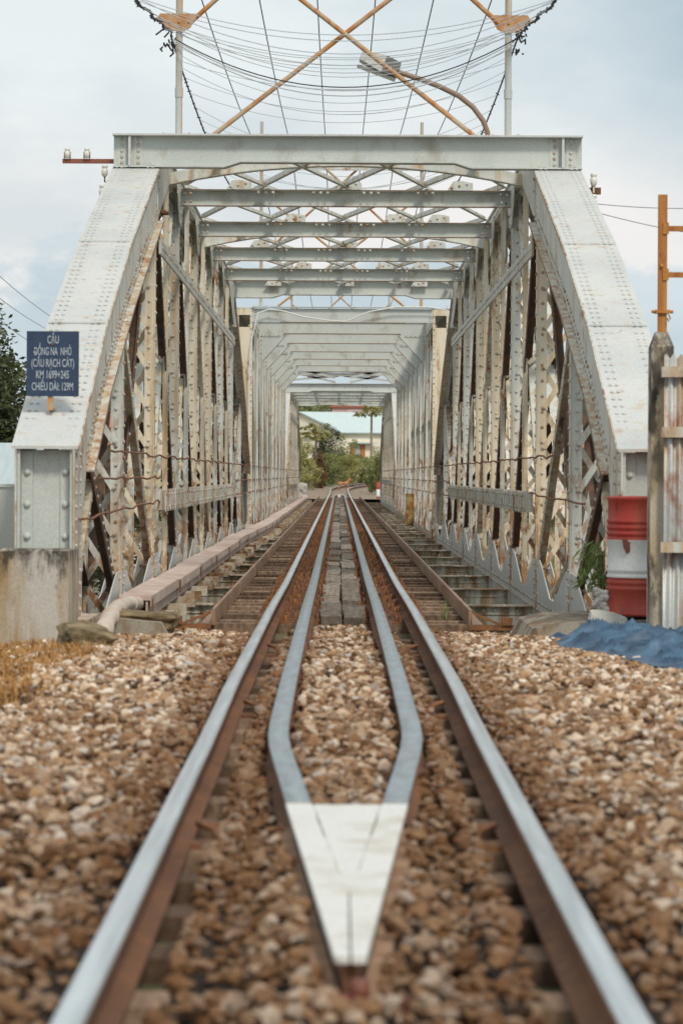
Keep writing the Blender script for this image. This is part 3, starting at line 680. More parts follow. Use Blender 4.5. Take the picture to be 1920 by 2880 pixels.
# piers under the joints and the abutment
for y,lb in ((63.3,'stone pier in the river under the nearer span joint'),(105.2,'stone pier in the river under the farther span joint')):
    m=MB(); m.box((-3.2,y-1.0,-6),(3.3,y+1.0,-2.1)); m.box((-3.4,y-1.15,-2.1),(3.5,y+1.15,-1.92)); tag(m.build('bridge_pier',CONC,origin=(0,y,-6)),lb,'pier')
m=MB(); m.box((-3.6,23.02,-6),(3.7,23.6,-1.93)); m.box((-1.61,23.02,-1.929),(1.74,23.3,-1.37)); m.box((-3.6,20.9,-1.9),(-1.62,23.0,-1.16)); m.box((1.75,21.3,-1.9),(3.7,23.0,-1.16))
tag(m.build('abutment_wall',CONC,origin=(0,24.5,-6)),'concrete abutment carrying the near end of the bridge','abutment')
m=MB(); m.box((-3.6,147.0,-6),(3.7,147.8,-1.5)); tag(m.build('abutment_wall',CONC,origin=(0,147.4,-6)),'concrete abutment carrying the far end of the bridge','abutment')
# ---------------------------------------------------------------- deck: sleepers, planks, guard angles, duct
s0=None; y=23.2; i=0
while y<147:
    if s0 is None:
        m=MB(); m.box((-1.12,-.12,-1.335),(1.10,.12,-1.165)); s0=o=m.build('bridge_sleeper',WOOD,origin=(0,0,0))
        for sx in (-.5325,.5325):
            c=MB(); c.box((sx-.13,-.085,-1.166),(sx+.13,.085,-1.1485))
            gx0=math.copysign(.265,sx)
            gc=MB(); gc.box((gx0-.115,-.055,-1.166),(gx0+.110,.055,-1.152))
            for dx in (-.085,.08): gc.box((gx0+dx-.025,-.05,-1.165),(gx0+dx+.025,.05,-1.128)); gc.lathe([(.014,-1.128),(.014,-1.085),(.0,-1.085)],(gx0+dx,0,0),6)
            gc=gc.build('rail_chair',RUSTY,origin=(0,0,0)); gc.parent=o
            c.box((sx-.085,-.04,-1.149),(sx-.055,.04,-1.10)); c.box((sx+.055,-.04,-1.149),(sx+.085,.04,-1.10))
            for dx in (-.10,.10): c.lathe([(.016,-1.15),(.016,-1.10),(.0,-1.10)],(sx+dx,0,0),6)
            c=c.build('tie_plate',RUSTY,origin=(0,0,0)); c.parent=o
    else: o=copy_tree(s0)
    o.location=(XT+random.uniform(-.03,.03),y,random.uniform(-.010,.012)); o.rotation_euler.z=R(random.uniform(-1.2,1.2))
    tag(o,'weathered timber sleeper laid across the bridge under the rails','sleeper',group='sleepers on the bridge deck')
    y+=.78+random.uniform(-.08,.08); i+=1
bm=[]
for q in range(4):
    m=MB(); L=(1.3,1.7,2.1,1.0)[q]; m.box((-.080,0,-.045),(.080,L-.07,.02)); bm.append((L,m))
base=[None]*4
for cx in (-.088,.088):
    y=22.9+random.uniform(0,.15)
    while y<146:
        q=random.randrange(4); L=bm[q][0]
        if base[q] is None: base[q]=o=bm[q][1].build('walk_board',WOOD2,origin=(0,0,0))
        else: o=base[q].copy(); col.objects.link(o)
        o.location=(XT+cx+random.uniform(-.008,.008),y,-1.125+random.uniform(-.014,.022)); o.rotation_euler=(R(random.uniform(-1.0,1.0)),R(random.uniform(-5,5)),R(random.uniform(-1.2,1.2)))
        tag(o,'short grey walking board laid between the guard rails','board',group='walking boards down the middle of the track')
        y+=L
for s,lb in ((-1,'rusty upright angle along sleeper ends beside the pink duct'),(1,'rusty upright angle along sleeper ends beside bare floor beams')):
    m=MB(); x=XT+s*.99
    yA=23.05
    while yA<146:
        L=6.0; m.box((x-.012,yA,-1.163),(x+.012,min(146,yA+L)-.03,-1.035)); m.box((x+s*.013,yA,-1.163),(x+s*.10,min(146,yA+L)-.03,-1.15)); m.box((x-s*.013,yA+L-.3,-1.15),(x-s*.019,min(146.2,yA+L+.25),-1.05)); yA+=L
    tag(m.build('edge_angle',[worn('angle_rust',(.42,.28,.19),(.34,.18,.10),(.17,.07,.03),(.4,.7),(.5,.64),9,stretch=(2,.7,2))],origin=(x,23.05,-1.16)),lb,'steel angle')
    m=MB(); m.box((x-.02,22.98,-1.19),(x+s*.34,23.03,-1.15)); m.bar((x+s*.02,23.0,-1.06),(x+s*.26,23.0,-1.16),.05,.02); m.box((x+s*.24,22.96,-1.15),(x+s*.32,23.04,-1.09))
    tag(m.build('end_bracket',RUSTY),'rusty bracket bracing the near end of the '+('duct side' if s<0 else 'drum side')+' edge angle','bracket')
# duct
def duct_x(y): return -1.745+(.13*min(1,max(0,(y-54)/10)))
dm=empty('cable_duct',(-1.73,26,-1.34),'long pinkish lidded cable duct running down one side of the deck','cable duct')
y=25.4; q=0; L=4.5
while y<146:
    ya,yb=y,y+L-.02; xa,xb_=duct_x(ya),duct_x(yb); dz=random.uniform(-.012,.012)
    m=MB()
    for (x0,x1,z0,z1) in ((-.13,.13,-1.235,-1.21),(-.13,-.11,-1.21,-1.085),(.11,.13,-1.21,-1.085)):
        m.add([(xa+x0,ya,z0),(xa+x1,ya,z0),(xb_+x1,yb,z0),(xb_+x0,yb,z0),(xa+x0,ya,z1),(xa+x1,ya,z1),(xb_+x1,yb,z1),(xb_+x0,yb,z1)],[(3,2,1,0),(4,5,6,7),(0,1,5,4),(1,2,6,5),(2,3,7,6),(3,0,4,7)])
    tr=m.build('trough',DUCT,dm)
    m=MB(); x0,x1,z0,z1=-.115,.15,-1.083+dz,-1.045+dz
    m.add([(xa+x0,ya-.01,z0),(xa+x1,ya-.01,z0),(xb_+x1,yb,z0),(xb_+x0,yb,z0),(xa+x0,ya-.01,z1),(xa+x1,ya-.01,z1),(xb_+x1,yb,z1),(xb_+x0,yb,z1)],[(3,2,1,0),(4,5,6,7),(0,1,5,4),(1,2,6,5),(2,3,7,6),(3,0,4,7)])
    m.add([(xa+.15,ya-.01,-1.135+dz),(xa+.16,ya-.01,-1.135+dz),(xb_+.16,yb,-1.135+dz),(xb_+.15,yb,-1.135+dz),(xa+.15,ya-.01,z1-.002),(xa+.16,ya-.01,z1-.002),(xb_+.16,yb,z1-.002),(xb_+.15,yb,z1-.002)],[(3,2,1,0),(4,5,6,7),(0,1,5,4),(1,2,6,5),(2,3,7,6),(3,0,4,7)])
    m.build('lid',DUCT,dm)
    m=MB(); m.box((xa+.161,ya+.02,-1.18),(xa+.17,ya+.07,-1.06)); m.build('clasp',RUSTY,dm); m=MB(); m.box((xb_+.161,yb-.09,-1.18),(xb_+.17,yb-.04,-1.06)); m.build('clasp',RUSTY,dm)
    m=MB(); m=None
    for q_ in (.3,1.7,3.1): m=MB(); m.box((xa-.16,ya+q_,-1.343),(xa+.30,ya+q_+.08,-1.237)); m.build('support',FLANGE,dm)
    y+=L; q+=1
# pvc pipe and slab
pp=[P(288,1786,19.3),P(303,1745,21.0),P(322,1715,22.6),P(352,1699,24.3),P(392,1697,25.6),Vector((-1.72,27.0,-1.14))]
m=MB(); path=[]
for a,b_ in zip(pp,pp[1:]):
    for t in (0,.33,.66): path.append(a.lerp(b_,t))
path.append(pp[-1]); m.tube(path,.058,14)
for i in (1,4,7,10): m.tube([path[i].lerp(path[i+1],.0),path[i].lerp(path[i+1],.45)],.065,14)
tag(m.build('drain_pipe',PVC),'bent cream plastic pipe leaving the open end of the pink duct','pipe')
from mathutils import noise as mn
def rock(name,c,size,mat,label,cat,seed,sub=2,cut=.0):
    import bmesh
    bm_=bmesh.new(); bmesh.ops.create_icosphere(bm_,subdivisions=3,radius=1); r=random.Random(seed)
    ph=[r.uniform(0,6) for _ in range(9)]
    for v in bm_.verts:
        n=v.co.copy(); p=4.0; p=9.0; k=(abs(n.x)**p+abs(n.y)**p+abs(n.z)**p)**(-1/p); k*=1+.10*mn.noise(n*2.3+Vector((seed,0,0)))+.07*mn.noise(n*6+Vector((0,seed,0)))
        k*=1+.06*math.sin(3*n.x+ph[0])+.05*math.sin(5*n.y+ph[1])+.05*math.sin(7*n.z+ph[2]+2*n.x)+.03*math.sin(13*n.x+11*n.y+ph[3])
        v.co=Vector((n.x*size[0],n.y*size[1],n.z*size[2]))*k
    me=bpy.data.meshes.new(name); bm_.to_mesh(me); bm_.free(); me.materials.append(mat)
    o=bpy.data.objects.new(name,me); col.objects.link(o); o.location=c; return tag(o,label,cat)
MOSS=simple('mossy_stone',(.30,.22,.12),(.09,.065,.03),7,.95,bmp=.6,bd=.015)
o=rock('stone_slab',P(240,1800,18.95),(.16,.2,.085),MOSS,'mossy broken concrete slab under the mouth of the cream pipe','slab',3); o.rotation_euler=(R(8),R(9),R(20))
rock('kerb_stone',P(400,1745,22.3),(.26,.25,.07),MOSS,'flat brown stone lying against the end of the duct','stone',5)
# ---------------------------------------------------------------- left concrete block, kerbs
m=MB(); a=P(-70,1561,20.6); b_=P(194,1561,20.6)
m.plate([(a.x-1.2,20.3),(b_.x,20.6),(b_.x-.005,21.42),(a.x-1.2,21.42)],2,-1.35,-.535)
for q in range(9): m.rivet((b_.x-.1-q*.11,20.62,-.535),(0,0,1),r=.05,h=.02,m=0)
CONCB=worn('block_concrete',(.56,.52,.46),(.40,.27,.13),(.20,.13,.07),(.42,.62),(.52,.62),3,(5,5,.5),.9,bmp=.6,off=6); mould(CONCB,-.55,-.98,(.045,.036,.028))
tag(m.build('concrete_block',CONCB,origin=(a.x,21,-1.35)),'stained weathered concrete block in dry grass before the end post with the sign','concrete block')
m=MB(); m.plate([(-1.86,-1.3),(-1.84,-1.07),(-1.72,-1.05),(-1.30,-1.09),(-1.18,-1.3)],1,21.9,22.95); tag(m.build('abutment_kerb',CONCK),'mossy low concrete kerb beside the cream plastic pipe','kerb')
m=MB(); kx0,kx1=P(1450,1720,22.4).x,P(1840,1720,22.4).x
m.plate([(kx0-.10,-1.30),(kx0+.02,-1.06),(kx0+.18,-1.02),(kx1+.5,-.982),(kx1+.5,-1.30)],1,20.75,22.4)
tag(m.build('abutment_kerb',CONCK,origin=(kx0,22.5,-1.3)),'brown stained concrete kerb carrying the red and white drum','kerb')
o=rock('concrete_chunk',P(1708,1752,20.6),(.13,.03,.075),simple('pale_concrete',(.55,.54,.48),(.45,.43,.38),5),'pale broken concrete chunk leaning on the kerb above the blue tarpaulin','concrete',8); o.rotation_euler=(R(-25),R(14),0)
rub=MB()
for q in range(22):
    c=P(random.uniform(1668,1706),random.uniform(1655,1718),21.1)
    vv=ICO*random.uniform(.018,.034)
    rub.add([(c.x+p[0],c.y+p[1]*.8,c.z+p[2]) for p in vv],[tuple(f) for f in ICF],0)
rub.v+= []
tag(rub.build('rubble_heap',simple('white_rubble',(.62,.63,.62),(.45,.42,.38),9)),'small heap of white rubble on the kerb beside the drum','rubble')
# ---------------------------------------------------------------- drum, gate post, zinc fence, rusty post
def drum_profile(r,h):
    pr=[(r*.2,0),(r-.01,0),(r+.008,.004),(r+.008,.02),(r,.03)]
    def ring(z): return [(r,z-.018),(r+.009,z-.006),(r+.009,z+.006),(r,z+.018)]
    for z in (.20,.245,.29,.335,.56,.605,.65,.695): pr+=ring(z*h/.88)
    pr+=[(r,h-.03),(r+.008,h-.02),(r+.008,h-.004),(r-.01,h),(r-.015,h-.02),(r*.2,h-.02)]
    return pr
dc=P(1822,1724,21.15); DR,DH=.29,.84
dm_=empty('oil_drum',(dc.x,dc.y,-.98),'steel oil drum painted in red and white bands beside the gate post','drum')
PRO=drum_profile(DR,DH)
def clip_prof(z0,z1):
    o=[];
    for (ra,za),(rb,zb) in zip(PRO,PRO[1:]):
        if z0<=za<=z1: o.append((ra,za))
        for zc in (z0,z1):
            if (za-zc)*(zb-zc)<0: o.append((ra+(rb-ra)*(zc-za)/(zb-za),zc))
    if z0<=PRO[-1][1]<=z1: o.append(PRO[-1])
    return o
for z0,z1,mt,nm in ((-.01,.268,RED,'lower_band'),(.268,.535,DRUMW,'middle_band'),(.535,.86,RED,'upper_band')):
    m=MB(); m.lathe(clip_prof(z0,z1),(dc.x,dc.y,-.98),40,cap=False); m.build(nm,mt,dm_)
m=MB(); cp=Vector((dc.x-.19,dc.y-DR*.92,-.98+.51)); m.plate([(cp.x-.02,cp.z+.035),(cp.x+.06,cp.z+.03),(cp.x+.03,cp.z-.01),(cp.x+.045,cp.z-.05),(cp.x+.01,cp.z-.07),(cp.x-.01,cp.z-.03)],1,dc.y-DR*.80-.012,dc.y-DR*.80+.02)
m.build('paint_drip',simple('drip',(.16,.05,.03),None,bmp=0),dm_)
# concrete gate post
ga,gb=P(1824,1100,20.0),P(1890,1100,20.0); zt=P(0,925,20.0).z; zb_=-1.15
POSTC=worn('mossy_post',(.68,.62,.52),(.52,.41,.27),(.055,.045,.035),(.44,.64),(.48,.58),6,(4,4,.7),.95,bmp=.5,off=5)
m=MB(); w_=gb.x-ga.x; cx=(ga.x+gb.x)/2
m.add([(ga.x,19.9,zb_),(gb.x,19.9,zb_),(gb.x,20.1,zb_),(ga.x,20.1,zb_),(ga.x+.004,19.9,zt-.10),(gb.x-.004,19.9,zt-.10),(gb.x-.004,20.1,zt-.10),(ga.x+.004,20.1,zt-.10),(cx-.04,19.96,zt),(cx+.04,19.96,zt),(cx+.04,20.04,zt),(cx-.04,20.04,zt)],
  [(3,2,1,0),(0,1,5,4),(1,2,6,5),(2,3,7,6),(3,0,4,7),(4,5,9,8),(5,6,10,9),(6,7,11,10),(7,4,8,11),(8,9,10,11)])
mould(CONCK,-1.0,-1.25,(.07,.05,.03),.7,3.5)
mould(POSTC,.95,-.7,(.05,.042,.034),.85,2.2)
tag(m.build('gate_post',POSTC,origin=(cx,20,zb_)),'square mossy concrete gate post with pointed top beside the drum','gate post')
# corrugated fence to the right of it
fx0=P(1866,1100,19.7).x
fz=empty('zinc_fence',(fx0,19.75,-1.15),'rusty corrugated zinc fence panel fixed to the mossy gate post','fence')
def corr(x0,x1,y0,y1,z0,z1,amp=.012,wl=.055):
    m=MB(); n=int((x1-x0)/wl*8); 
    for i in range(n+1):
        t=i/n; x=lerp(x0,x1,t); yy_=lerp(y0,y1,t)+amp*math.sin(2*math.pi*(x-x0)/wl)
        m.v += [(x,yy_,z0),(x,yy_,z1+.015*math.sin(i*.9)),(x,yy_+.003,z0),(x,yy_+.003,z1+.015*math.sin(i*.9))]
    for i in range(n):
        a=i*4
        for f in ((a,a+4,a+5,a+1),(a+2,a+3,a+7,a+6),(a+1,a+5,a+7,a+3)): m.f.append(f); m.m.append(0); m.sm.append(True)
    return m
zz=lambda v:P(0,v,19.7).z
corr(fx0+.012,fx0+1.6,19.80,19.45,zz(1530),zz(990)).build('upper_sheet',CORR,fz)
corr(fx0+.012,fx0+1.6,19.84,19.49,-1.16,zz(1520)).build('lower_sheet',CORR,fz)
for v_ in (1035,1205,1530):
    m=MB(); z=zz(v_); m.add([(fx0-.01,19.76,z-.035),(fx0+1.6,19.41,z-.035),(fx0+1.6,19.44,z-.035),(fx0-.01,19.785,z-.035),(fx0-.01,19.76,z+.035),(fx0+1.6,19.41,z+.035),(fx0+1.6,19.44,z+.035),(fx0-.01,19.785,z+.035)],[(3,2,1,0),(4,5,6,7),(0,1,5,4),(1,2,6,5),(2,3,7,6),(3,0,4,7)])
    m.build('rail',PRUST,fz)
# rusty upright with two arms behind the gate post
ra,rb=P(1850,700,20.6),P(1874,700,20.6); zt=P(0,538,20.6).z
rp=empty('steel_upright',((ra.x+rb.x)/2,20.6,-1.16),'orange rusty steel upright with two arms rising behind the gate post','steel post')
m=MB(); m.box((ra.x,20.58,-1.16),(rb.x,20.64,zt)); m.lathe([(.012,0),(.012,.02),(0,.02)],(ra.x+.02,20.57,zt-.5),6); m.build('upright',ORANGE,rp)
for v_ in (633,763):
    z=P(0,v_,20.6).z; m=MB(); m.box((rb.x,20.59,z-.018),(rb.x+.8,20.62,z+.018)); m.box((rb.x-.03,20.57,z-.04),(rb.x+.01,20.579,z+.04)); m.build('arm',ORANGE,rp)
m=MB(); z=P(0,867,20.6).z; m.box((ra.x-.02,20.56,z-.012),(rb.x+.02,20.66,z+.012)); m.tube([(ra.x-.045,20.6,z),(ra.x-.02,20.6,z)],.012,6); m.tube([(rb.x+.045,20.6,z),(rb.x+.02,20.6,z)],.012,6); m.tube([(rb.x+.005,20.55,z-.01),(rb.x+.02,20.55,z-.05),(rb.x+.008,20.55,z-.07),(rb.x-.0,20.55,z-.045)],.005,5)
m.build('clamp',ORANGE,rp)
# tarp
TX0,TX1,TY0,TY1=1.42,3.1,16.9,21.0
nx_,ny_=190,200; m=MB()
from mathutils import noise as mn
def ridge(x,y,sc,ox):
    n=mn.noise((x*sc*.6+y*sc*.16+ox,y*sc*.62-x*sc*.25+ox*.3,ox)); return 1-min(1,abs(n)*2.6)
def tarpz(x,y,u,v):
    wx=x+.22*mn.noise((x*1.3,y*.9,3.1)); wy=y+.4*mn.noise((x*1.1,y*.8,7.7))
    h=.04*ridge(wx,wy,1.5,2.0)**2+.11*ridge(wx+wy*.35,wy,2.4,5.0)**2.4+.085*ridge(wx-wy*.5,wy,4.6,9.0)**2.4+.034*ridge(wx+wy*.2,wy,9,13.0)**2.4+.012*ridge(wx-wy*.3,wy,19,3.0)**1.5
    h+=.05*(mn.noise((x*1.6,y*.8,1.5))+.3)
    h+=.24*math.exp(-((u-1.0)**2/.05+(v-.93)**2/.03))+.03*math.exp(-((u-.72)**2/.02+(v-.9)**2/.02))
    return max(0,h)
for j in range(ny_+1):
    for i in range(nx_+1):
        u=i/nx_; v=j/ny_
        xl=1.40+.08*math.sin(v*9)+.05*math.sin(v*23)+.16*(1-v)**1.2
        x=lerp(xl,3.2,u)
        y=lerp(15.75+.16*math.sin(u*11)+.10*math.sin(u*29)+1.0*(1-u)**7,20.7+.08*math.sin(u*14),v)
        e=min(u,v,1-v)*10; e=min(1,max(0,e))
        x2=x+.05*mn.noise((x*4,y*2,4.4)); y2=y+.16*mn.noise((x*3,y*2,8.8))
        z=bedz(min(x2,2.0),y2)+.016+tarpz(x,y,u,v)*(.10+.90*e)*(.62+.30*u)*(.75+.35*v)
        m.v.append((x2,y2,z))
W1=nx_+1
for j in range(ny_):
    for i in range(nx_):
        m.f.append((j*W1+i,j*W1+i+1,(j+1)*W1+i+1,(j+1)*W1+i)); m.m.append(0); m.sm.append(True)
tp=m.build('tarpaulin',TARP); so=tp.modifiers.new('thickness','SOLIDIFY'); so.thickness=.004
tag(tp,'crumpled blue tarpaulin lying on the ballast below the kerb','tarpaulin')
# ---------------------------------------------------------------- sign
sg=empty('bridge_sign',P(145,1115,22.2),'dark blue bridge name sign with white lettering fixed to the end post','sign')
c0=P(76,931,22.15); c1=P(222,1115,22.15); sw,sh=c1.x-c0.x,c0.z-c1.z
sgc=Vector(((c0.x+c1.x)/2,22.15,(c0.z+c1.z)/2))
m=MB(); m.box((c0.x,22.150,c1.z),(c1.x,22.158,c0.z)); m.build('board',SIGNB,sg)
def text(body,size,cx,cz,y,sx,parent,mat,bold=.010,name='lettering'):
    cu=bpy.data.curves.new('letters','FONT'); cu.body=body; cu.size=size; cu.align_x='CENTER'; cu.align_y='CENTER'; cu.extrude=.0006; cu.offset=bold*size
    ob=bpy.data.objects.new('letters',cu); col.objects.link(ob); bpy.context.view_layer.update()
    dg=bpy.context.evaluated_depsgraph_get(); me=bpy.data.meshes.new_from_object(ob.evaluated_get(dg)); bpy.data.objects.remove(ob)
    n=np.empty(len(me.vertices)*3); me.vertices.foreach_get('co',n); n=n.reshape(-1,3)
    wd_=n[:,0].max()-n[:,0].min() if len(n) else 1
    k=sx/wd_; out=np.stack([n[:,0]*k+cx,np.full(len(n),y)-n[:,2],n[:,1]+cz],1)-np.array(wloc(parent))
    me.vertices.foreach_set('co',out.ravel()); me.materials.clear(); me.materials.append(mat); me.update()
    o=bpy.data.objects.new(name,me); col.objects.link(o); o.parent=parent; return o
for body,u0,u1,v in (('CẦU',134,166,956),('DỒNG NA  NHỎ',97,201,989),('(CẦU RẠCH CÁT)',89,209,1022),('KM 1699+245',102,194,1054.5),('CHIỀU DÀI: 129M',90,206,1088)):
    a=P(u0,v,22.14); b_=P(u1,v,22.14); text(body,.082,(a.x+b_.x)/2,(a.z+b_.z)/2,22.147,b_.x-a.x,sg,SIGNW,.012)
m=MB(); p=P(98.5,990.5,22.14); m.box((p.x-.010,22.1455,p.z-.004),(p.x+.014,22.1475,p.z+.005)); m.build('lettering_bar',SIGNW,sg)
m=MB()
for v in (969,1065):
    p=P(147,v,22.14); m.rivet((p.x,22.149,p.z),(0,-1,0),r=.011,h=.01,m=0)
m.build('bolt',RUSTY,sg)
m=MB(); a=P(136,1120,22.2); b_=P(154,1155,22.3); m.box((a.x,22.16,b_.z),(b_.x,22.20,c0.z-.02)); m.box((a.x,22.20,c1.z-.10),(b_.x,22.65,c1.z-.085)); m.box((a.x,22.20,c0.z-.04),(b_.x,23.5,c0.z-.025)); m.build('bracket',PIPEO,sg)
# ---------------------------------------------------------------- pipe frames over the portals, net wires, power lines
def frame(y,zb,label,arm=False):
    xl,xr=P(504,200,31.3).x,P(1428,200,31.3).x
    root=empty('pipe_frame',((xl+xr)/2,y,zb),label,'wire frame','pipe frames standing on the bridge portals')
    H=4.0
    for x in (xl,xr):
        m=MB(); m.tube([(x,y,zb+.02),(x,y,zb+H)],.036,12); m.tube([(x,y,zb+.42),(x,y,zb+.52)],.043,12); m.box((x-.17,y-.09,zb),(x+.12,y+.09,zb+.022)); m.tube([(x-.16,y,zb+.022),(x-.16,y,zb+.05)],.012,6); m.tube([(x+.11,y,zb+.022),(x+.11,y,zb+.05)],.012,6)
        m.build('pipe_post',PIPE,root)
        s=1 if x<0 else -1
        m=MB(); z=zb+1.20; m.plate([(x-s*.24,z+.02),(x-s*.20,z+.09),(x+s*.20,z+.09),(x+s*.12,z-.06),(x+s*.04,z-.10),(x-s*.10,z-.09)],1,y-.055,y-.043)
        for dx in (-.1,0,.1): m.rivet((x+dx,y-.056,z),(0,-1,0),r=.014)
        m.build('gusset',PIPEO,root)
    xL,xR=xl+.36,xr-.36
    for a,b_ in (((xL,zb+.03),(xr-.02,zb+2.42)),((xR,zb+.03),(xl+.02,zb+2.42)),((xl+.1,zb+1.20),(xr-.6,zb+H-.3)),((xr-.1,zb+1.20),(xl+.6,zb+H-.3))):
        s=1 if b_[0]>a[0] else -1
        m=MB(); m.tube([(a[0],y+.05*s,a[1]),(b_[0],y+.05*s,b_[1])],.026,10); m.build('diagonal_pipe',PIPEO,root)
    if arm:
        m=MB(); m.box((xl-.5,y-.06,zb+2.95),(xr+.5,y-.04,zb+3.05)); m.box((xl-.5,y-.06,zb+3.05),(xr+.5,y+.03,zb+3.062)); m.build('crossarm',PAINT,root)
        for k in range(6):
            m=MB(); x=XB+(k-2.5)*.745; pr=[(.03,0),(.03,.03)]
            for q in range(6): pr += [(.025,.05+q*.05),(.062,.06+q*.05),(.025,.075+q*.05)]
            m.lathe(pr+[(.02,.36)],(x,y,zb+3.062),12); m.build('insulator',DPORC,root)
    return root
frame(31.3,3.53,'grey and rust pipe frame above the nearest portal beam')
frame(64.3,3.60,'pipe frame with insulator crossarm above the middle span',True)
frame(105.8,3.60,'most distant pipe frame above the joint to the last span')
xl,xr=P(504,200,31.3).x,P(1428,200,31.3).x
def sag(a,b_,s,n=16):
    a=Vector(a); b_=Vector(b_); return [a.lerp(b_,i/n)-Vector((0,0,s*4*(i/n)*(1-i/n))) for i in range(n+1)]
# power lines
for k in range(6):
    x=XB+(k-2.5)*.745; m=MB()
    m.tube(sag((x,64.3,7.02),(x*1.06,-25,8.2),1.4,40),.0085,5); m.tube(sag((x,64.3,7.02),(x,150,7.4),.8,14),.011,5)
    tag(m.build('power_line',BLACK),['outermost black power line on the sign side of the frame','second black power line from the sign side','black power line just sign-side of the frame centre','black power line just lamp-side of the frame centre','second black power line from the drum side','outermost black power line on the drum side of the frame'][k],'power line','power lines along the bridge')
# safety net: two barbed side wires with sagging cross wires
net=empty('safety_net',(0,31.3,4.5),'sagging net of grey cross wires strung between two barbed side wires','wire net')
def side_pts(x,s):
    p=[]
    for q in range(25):
        y=lerp(24.0,31.2,q/24); t=q/24; p.append(Vector((x+s*(.02*math.sin(q)-.10*(1-t)*t),y+0,lerp(3.93,4.62,t)+.10*(1-t)*t*-1.0)))
    return p
def side_back(x,s):
    p=[]
    for q in range(30):
        t=q/29; y=lerp(31.3,64,t); p.append(Vector((x*(1-.02*t),y,4.60-.55*4*t*(1-t)*.5+1.2*t*t)))
    return p
for s,x in ((-1,xl-.09),(1,xr+.10)):
    m=MB(); a=side_pts(x,s); b_=side_back(x,s)
    ext=[Vector((a[0].x+s*.4*t,lerp(24,2,t),3.93+1.9*t)) for t in (1,.75,.5,.25)]
    m.tube(ext+a,.013,5); m.tube(b_,.010,5)
    for pth in (a,b_):
        for i in range(len(pth)-1):
            for q in range(3):
                c=pth[i].lerp(pth[i+1],(q+random.random())/3); d=Vector((random.gauss(0,1),random.gauss(0,.5),random.gauss(0,1))).normalized()*random.uniform(.012,.03)
                m.tube([c-d,c+d],.006,4)
    c=Vector((x,31.25,4.56))
    for q in range(18):
        d=Vector((random.gauss(0,.04),random.gauss(0,.04),random.gauss(-.02,.06))); e=Vector((random.gauss(0,.04),0,random.gauss(0,.05))); m.tube([c+d,c+d+e],.009,4)
    m.build('side_wire',BLACK,net)
def at(pth,y):
    for p,q in zip(pth,pth[1:]):
        if min(p.y,q.y)<=y<=max(p.y,q.y): return p.lerp(q,(y-p.y)/(q.y-p.y))
    return pth[0]
AL,AR=side_pts(xl-.09,-1)+side_back(xl-.09,-1),side_pts(xr+.10,1)+side_back(xr+.10,1)
yk=24.4; k=0
while yk<46:
    a=at(AL,yk); b_=at(AR,yk+random.uniform(-.2,.2)); m=MB(); m.tube(sag(a,b_,random.uniform(.30,.58),22),.0034,4); m.build('cross_wire',GREYW,net)
    yk+=random.uniform(.35,.95) if yk<34 else 1.2; k+=1
for dz in (0,.05,.02): 
    m=MB(); m.tube(sag((xl-.05,31.2-dz*3,4.55-dz),(xr+.05,31.2,4.55-dz),.50+dz,24),.0065,5); m.build('cross_wire',BLACK if dz==0 else GREYW,net)
# street lamp over the portal
lr=empty('street_lamp',P(1370,365,33.0),'street lamp with box head on a curved rusty arm above the portal','lamp')
cp=[(1370,372),(1358,340),(1330,302),(1290,270),(1235,243),(1180,222),(1120,203)]
m=MB(); path=[P(u,v,33-.0*i) for i,(u,v) in enumerate(cp)]; path=[Vector((path[0].x,33,3.40))]+path; m.tube(path,[.030]*len(path),10); m.build('arm',worn('lamp_arm',(.34,.24,.18),(.36,.2,.12),(.3,.12,.05)),lr)
a,b_=P(1012,165,33),P(1118,205,33); d=(b_-a).normalized(); up=Vector((-d.z,0,d.x)); 
if up.z<0: up=-up
m=MB()
def hexa(m,p0,p1,w0,h0,w1,h1,mi=0):
    q=[]
    for p,w_,h_ in ((p0,w0,h0),(p1,w1,h1)):
        for sy,su in ((-1,-1),(1,-1),(1,1),(-1,1)): q.append(p+Vector((0,sy*w_/2,0))+up*(su*h_/2))
    m.add(q,[(0,1,2,3),(7,6,5,4),(0,4,5,1),(1,5,6,2),(2,6,7,3),(3,7,4,0)],mi)
hexa(m,a+up*.03,a.lerp(b_,.62)+up*.02,.30,.10,.36,.19); m.build('lamp_head',PAINTW,lr)
m=MB(); hexa(m,a.lerp(b_,.625)+up*.02,b_+up*.02,.36,.19,.30,.16); m.build('gear_box',simple('lamp_grey',(.20,.19,.19),(.16,.15,.15),9),lr)
m=MB(); o_=-up*.085; hexa(m,a+o_,b_+o_,.18,.02,.20,.02); m.build('lens',simple('lamp_lens',(.55,.55,.52),None,rough=.3,bmp=0),lr)
# insulator brackets outside the truss
def insul(m,p,sc_=1): m.lathe([(.02*sc_,-.02*sc_),(.034*sc_,0),(.040*sc_,.05*sc_),(.030*sc_,.065*sc_),(.026*sc_,.075*sc_),(.034*sc_,.085*sc_),(.034*sc_,.11*sc_),(.02*sc_,.118*sc_)],p,14)
ib=empty('insulator_bracket',P(330,453,31.6),'rusty horizontal bracket with two white insulators beyond the sign-side end post','bracket')
m=MB(); a=P(177,453,31.6); b_=P(420,453,31.6); m.box((a.x,31.57,a.z-.022),(b_.x,31.63,a.z+.022)); m.build('bar',worn('bracket_rust',(.34,.10,.06),(.3,.12,.06),(.4,.2,.1)),ib)
for u in (190,245):
    m=MB(); c=P(u,446,31.55); m.tube([c+Vector((-.03,0,0)),c+Vector((-.03,0,.07)),c+Vector((.03,0,.07)),c+Vector((.03,0,0))],.008,6); m.build('stirrup',RUSTY,ib); m=MB(); insul(m,c+Vector((0,0,.02)),.8); m.build('insulator',PORC,ib)
